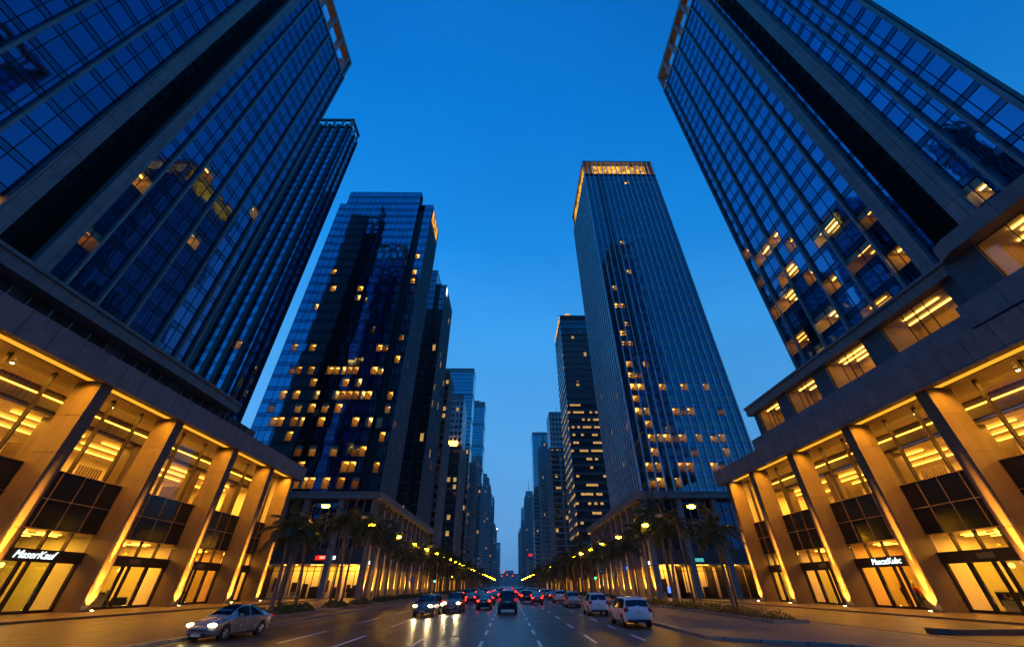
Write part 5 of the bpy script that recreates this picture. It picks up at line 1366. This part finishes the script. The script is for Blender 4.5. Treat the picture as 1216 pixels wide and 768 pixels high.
    # wheels, arches
    for yy in S['wheels']:
        for sg in (-1, 1):
            wx = cr(st, yy)[0]; r = S['wr']
            b = MB(); b.cyl((sg*(wx-.10), yy, r+.03), (1,0,0), r+.05, .208, 24); b.build('wheel_arch', M['trim'], T, off=(0,0,0))
            b = MB(); pr = [(-.10,.62*r),(-.10,.93*r),(-.07,r),(.07,r),(.10,.93*r),(.115,.66*r),(.10,.62*r)]; n_ = 22; vs = []; fs = []
            for k in range(n_):
                a = 2*math.pi*k/n_
                for (q, rr) in pr: vs.append((sg*(wx-.085+q), yy+rr*math.cos(a), r+rr*math.sin(a)))
            m_ = len(pr)
            for k in range(n_):
                for j in range(m_-1): fs.append((k*m_+j, k*m_+j+1, ((k+1) % n_)*m_+j+1, ((k+1) % n_)*m_+j))
            b.add(vs, fs); wh = b.build('wheel', M['tyre'], T, smooth=True, off=(0,0,0))
            b = MB(); b.cyl((sg*(wx-.02), yy, r), (1,0,0), r*.2, .08, 10)
            for k in range(5):
                a = 2*math.pi*k/5; p0_ = (sg*(wx-.0), yy+r*.12*math.cos(a), r+r*.12*math.sin(a)); p1_ = (sg*(wx-.02), yy+r*.62*math.cos(a), r+r*.62*math.sin(a)); b.tube([p0_, p1_], [.06,.045], 6)
            for k in range(20):
                a0, a1 = 2*math.pi*k/20, 2*math.pi*(k+1)/20
                b.tube([(sg*(wx-.005), yy+r*.63*math.cos(a0), r+r*.63*math.sin(a0)), (sg*(wx-.005), yy+r*.63*math.cos(a1), r+r*.63*math.sin(a1))], .022, 5, 0, False)
            b.build('rim', M['rim'], wh, off=(0,0,0))
    # lamps
    zf = {'sedan': .66, 'suv': .84, 'van': .80}[kind]; fw = cr(st, half-.17)[0]
    for sg in (-1, 1):
        b = MB(); b.ball((sg*(fw-.17), half-.17, zf), .215, .17, .085, 14, 8); b.build('headlight', M[front], T, smooth=True, off=(0,0,0))
        rwid = cr(st, -half+.12)[0]; zt_ = {'sedan': .84, 'suv': 1.0, 'van': .96}[kind]
        b = MB(); hh = .09 if kind == 'sedan' else .15
        b.ball((sg*(rwid-.14), -half+.10, zt_), .20, .13, hh, 14, 8); b.build('tail_light', M[rear], T, smooth=True, off=(0,0,0))
    zg = zf-.14
    b = MB(); b.box(-.55, .55, half-.14, half+.0, zg-.12, zg+.05); 
    b.build('grille', M['trim'], T, off=(0,0,0), bevel=.03)
    b = MB(); b.box(-.5, .5, half-.02, half+.012, zg-.03, zg-.005); b.build('grille_bar', M['chrome'], T, off=(0,0,0))
    b = MB(); b.box(-.50, .50, half-.24, half-.015, .29, .40); b.build('lower_intake', M['trim'], T, off=(0,0,0), bevel=.03)
    b = MB(); b.box(-.26, .26, half-.06, half+.022, zg-.30, zg-.19); b.box(-.26, .26, -half-.03, -half+.1, .72, .83) if kind == 'sedan' else b.box(-.26, .26, -half-.03, -half+.1, .80, .91); b.build('number_plate', M['plate_w'], T, off=(0,0,0))
    b = MB(); b.box(-.78, .78, -half-.02, -half+.3, .30, .46); b.build('rear_bumper', M['trim'], T, off=(0,0,0), bevel=.05)
    if kind != 'sedan':
        for sg in (-1, 1):
            b = MB(); zt = cr(st, -.5)[3]; b.tube([(sg*.60,-1.6,zt-.02),(sg*.60,-1.5,zt+.05),(sg*.60,.0,zt+.05),(sg*.60,.1,zt-.01)], .02, 6); b.build('roof_rail', M['chrome'], T, off=(0,0,0))
    return T

silver = car_proto('sedan', M['car_silver'], 'silver_car', 'head_on', 'tail_dim')
silver.location = (-15.2, 26.6, 0); silver.rotation_euler = (0, 0, rad(180-8)); silver['label'] = 'silver saloon with lit headlights by the left kerb, nearest car of the photo'
for dx in (-.6, .6): pass
whitev = car_proto('van', M['car_white'], 'white_car', 'lens_off', 'tail_off'); whitev.location = (8.7, 34.3, 0); whitev.rotation_euler = (0, 0, rad(1)); whitev['label'] = 'white people carrier parked at the right kerb, first of the parked cars'
whites = car_proto('suv', M['car_white'], 'white_car', 'lens_off', 'tail_off'); whites.location = (8.5, 46.5, 0); whites['label'] = 'pale estate car parked at the right kerb, directly behind the white people carrier'
black = car_proto('suv', M['car_black'], 'black_car', 'lens_off', 'tail_dim'); black.location = (-.1, 50.0, 0); black.scale = (1.04, 1, 1.12); black['label'] = 'black off-road car seen from behind in the middle lane'
greyv = car_proto('van', M['car_grey'], 'grey_car', 'head_on', 'tail_on'); greyv.location = (-7.6, 44.8, 0); greyv.rotation_euler = (0, 0, rad(180-3)); greyv['label'] = 'grey box-shaped car with bright headlights, left one of the two oncoming cars'
greys = car_proto('suv', M['car_grey'], 'grey_car', 'head_on', 'tail_on'); greys.location = (-5.75, 50.2, 0); greys.rotation_euler = (0, 0, rad(180-2)); greys['label'] = 'grey off-road car with bright headlights, right one of the two oncoming cars'
dark = car_proto('sedan', M['car_black'], 'dark_car', 'lens_off', 'tail_on'); dark.location = (-2.9, 57.0, 0); dark['label'] = 'dark saloon with red tail lights just left of the black off-road car'
redc = car_proto('sedan', M['car_red'], 'red_car', 'lens_off', 'tail_on'); redc.location = (4.2, 70.5, 0); redc['label'] = 'dark red saloon with glowing tail lights in the lane right of the black off-road car'
pale = car_proto('suv', M['car_pale'], 'champagne_car', 'lens_off', 'tail_off'); pale.location = (8.3, 62.0, 0); pale['label'] = 'champagne off-road car parked third at the right kerb'
darks = car_proto('suv', M['car_black'], 'dark_car', 'lens_off', 'tail_on'); darks.location = (2.9, 77.0, 0); darks['label'] = 'dark off-road car with red tail lights ahead of the dark red saloon, one lane left'
def car(proto, x, y, rz, label, group):
    o = copy_tree(proto); o.location = (x, y, 0); o.rotation_euler = (0, 0, rz); o['label'] = label; o['group'] = group; return o
car(silver, 13.2, 66, 0, 'dark-windowed silver saloon half hidden behind the champagne car at the right kerb', 'cars parked along the right kerb')
for i, (p, y) in enumerate(((greyp, yy) for greyp, yy in ((whites, 78), (dark, 89), (pale, 101), (whitev, 114), (silver, 127), (whites, 141), (pale, 156), (dark, 172), (whitev, 190), (silver, 209)))):
    o = car(p, 8.4, y, 0, 'parked car in the long row farther along the right kerb', 'parked cars farther along the right kerb')
r3 = random.Random(77)
for lane, x in (('middle', -.1), ('second', -2.9), ('third', 2.9), ('fourth', 5.5), ('outer', -5.9), ('outermost', -9.2)):
    y = {'middle': 84, 'second': 70, 'third': 90, 'fourth': 82, 'outer': 73, 'outermost': 80}[lane] + r3.uniform(0, 4)
    while y < 420:
        p = r3.choice((dark, redc, darks, redc, dark))
        car(p, x + r3.uniform(-.3, .3), y, r3.uniform(-.01, .01), 'car with red tail lights queueing far ahead in the %s lane' % lane, 'cars queueing ahead, %s lane' % lane)
        y += r3.uniform(10, 22) * (1 if y < 180 else 2.0)
# headlight beams of the two oncoming cars and the silver one
for x, y, rz in ((-7.6, 44.8, 177), (-5.75, 50.2, 178), (-15.2, 26.6, 172)):
    a = rad(rz); fx_, fy_ = -math.sin(a), math.cos(a)
    for sg in (-.62, .62):
        lx, ly = x + fx_*2.5 + sg*math.cos(a), y + fy_*2.5 + sg*math.sin(a)
        spot('headlight_beam', (lx, ly, .75), (lx + fx_*12, ly + fy_*12, .0), 160, (1, .76, .36), 60, 1, .1)

# ------------------------------------------------------------------ evening haze
b = MB(); b.box(-4700, 4700, -4700, 4700, -1.2, 215)
m, nt, out = newmat('evening_haze'); v = N(nt, 'ShaderNodeVolumePrincipled')
v.inputs['Color'].default_value = (.80, .88, .95, 1); v.inputs['Density'].default_value = .0001; v.inputs['Anisotropy'].default_value = .3
nt.links.new(v.outputs[0], out.inputs['Volume'])
hz = b.build('haze', m); tag(hz, kind='stuff')
scene.cycles.volume_bounces = 0
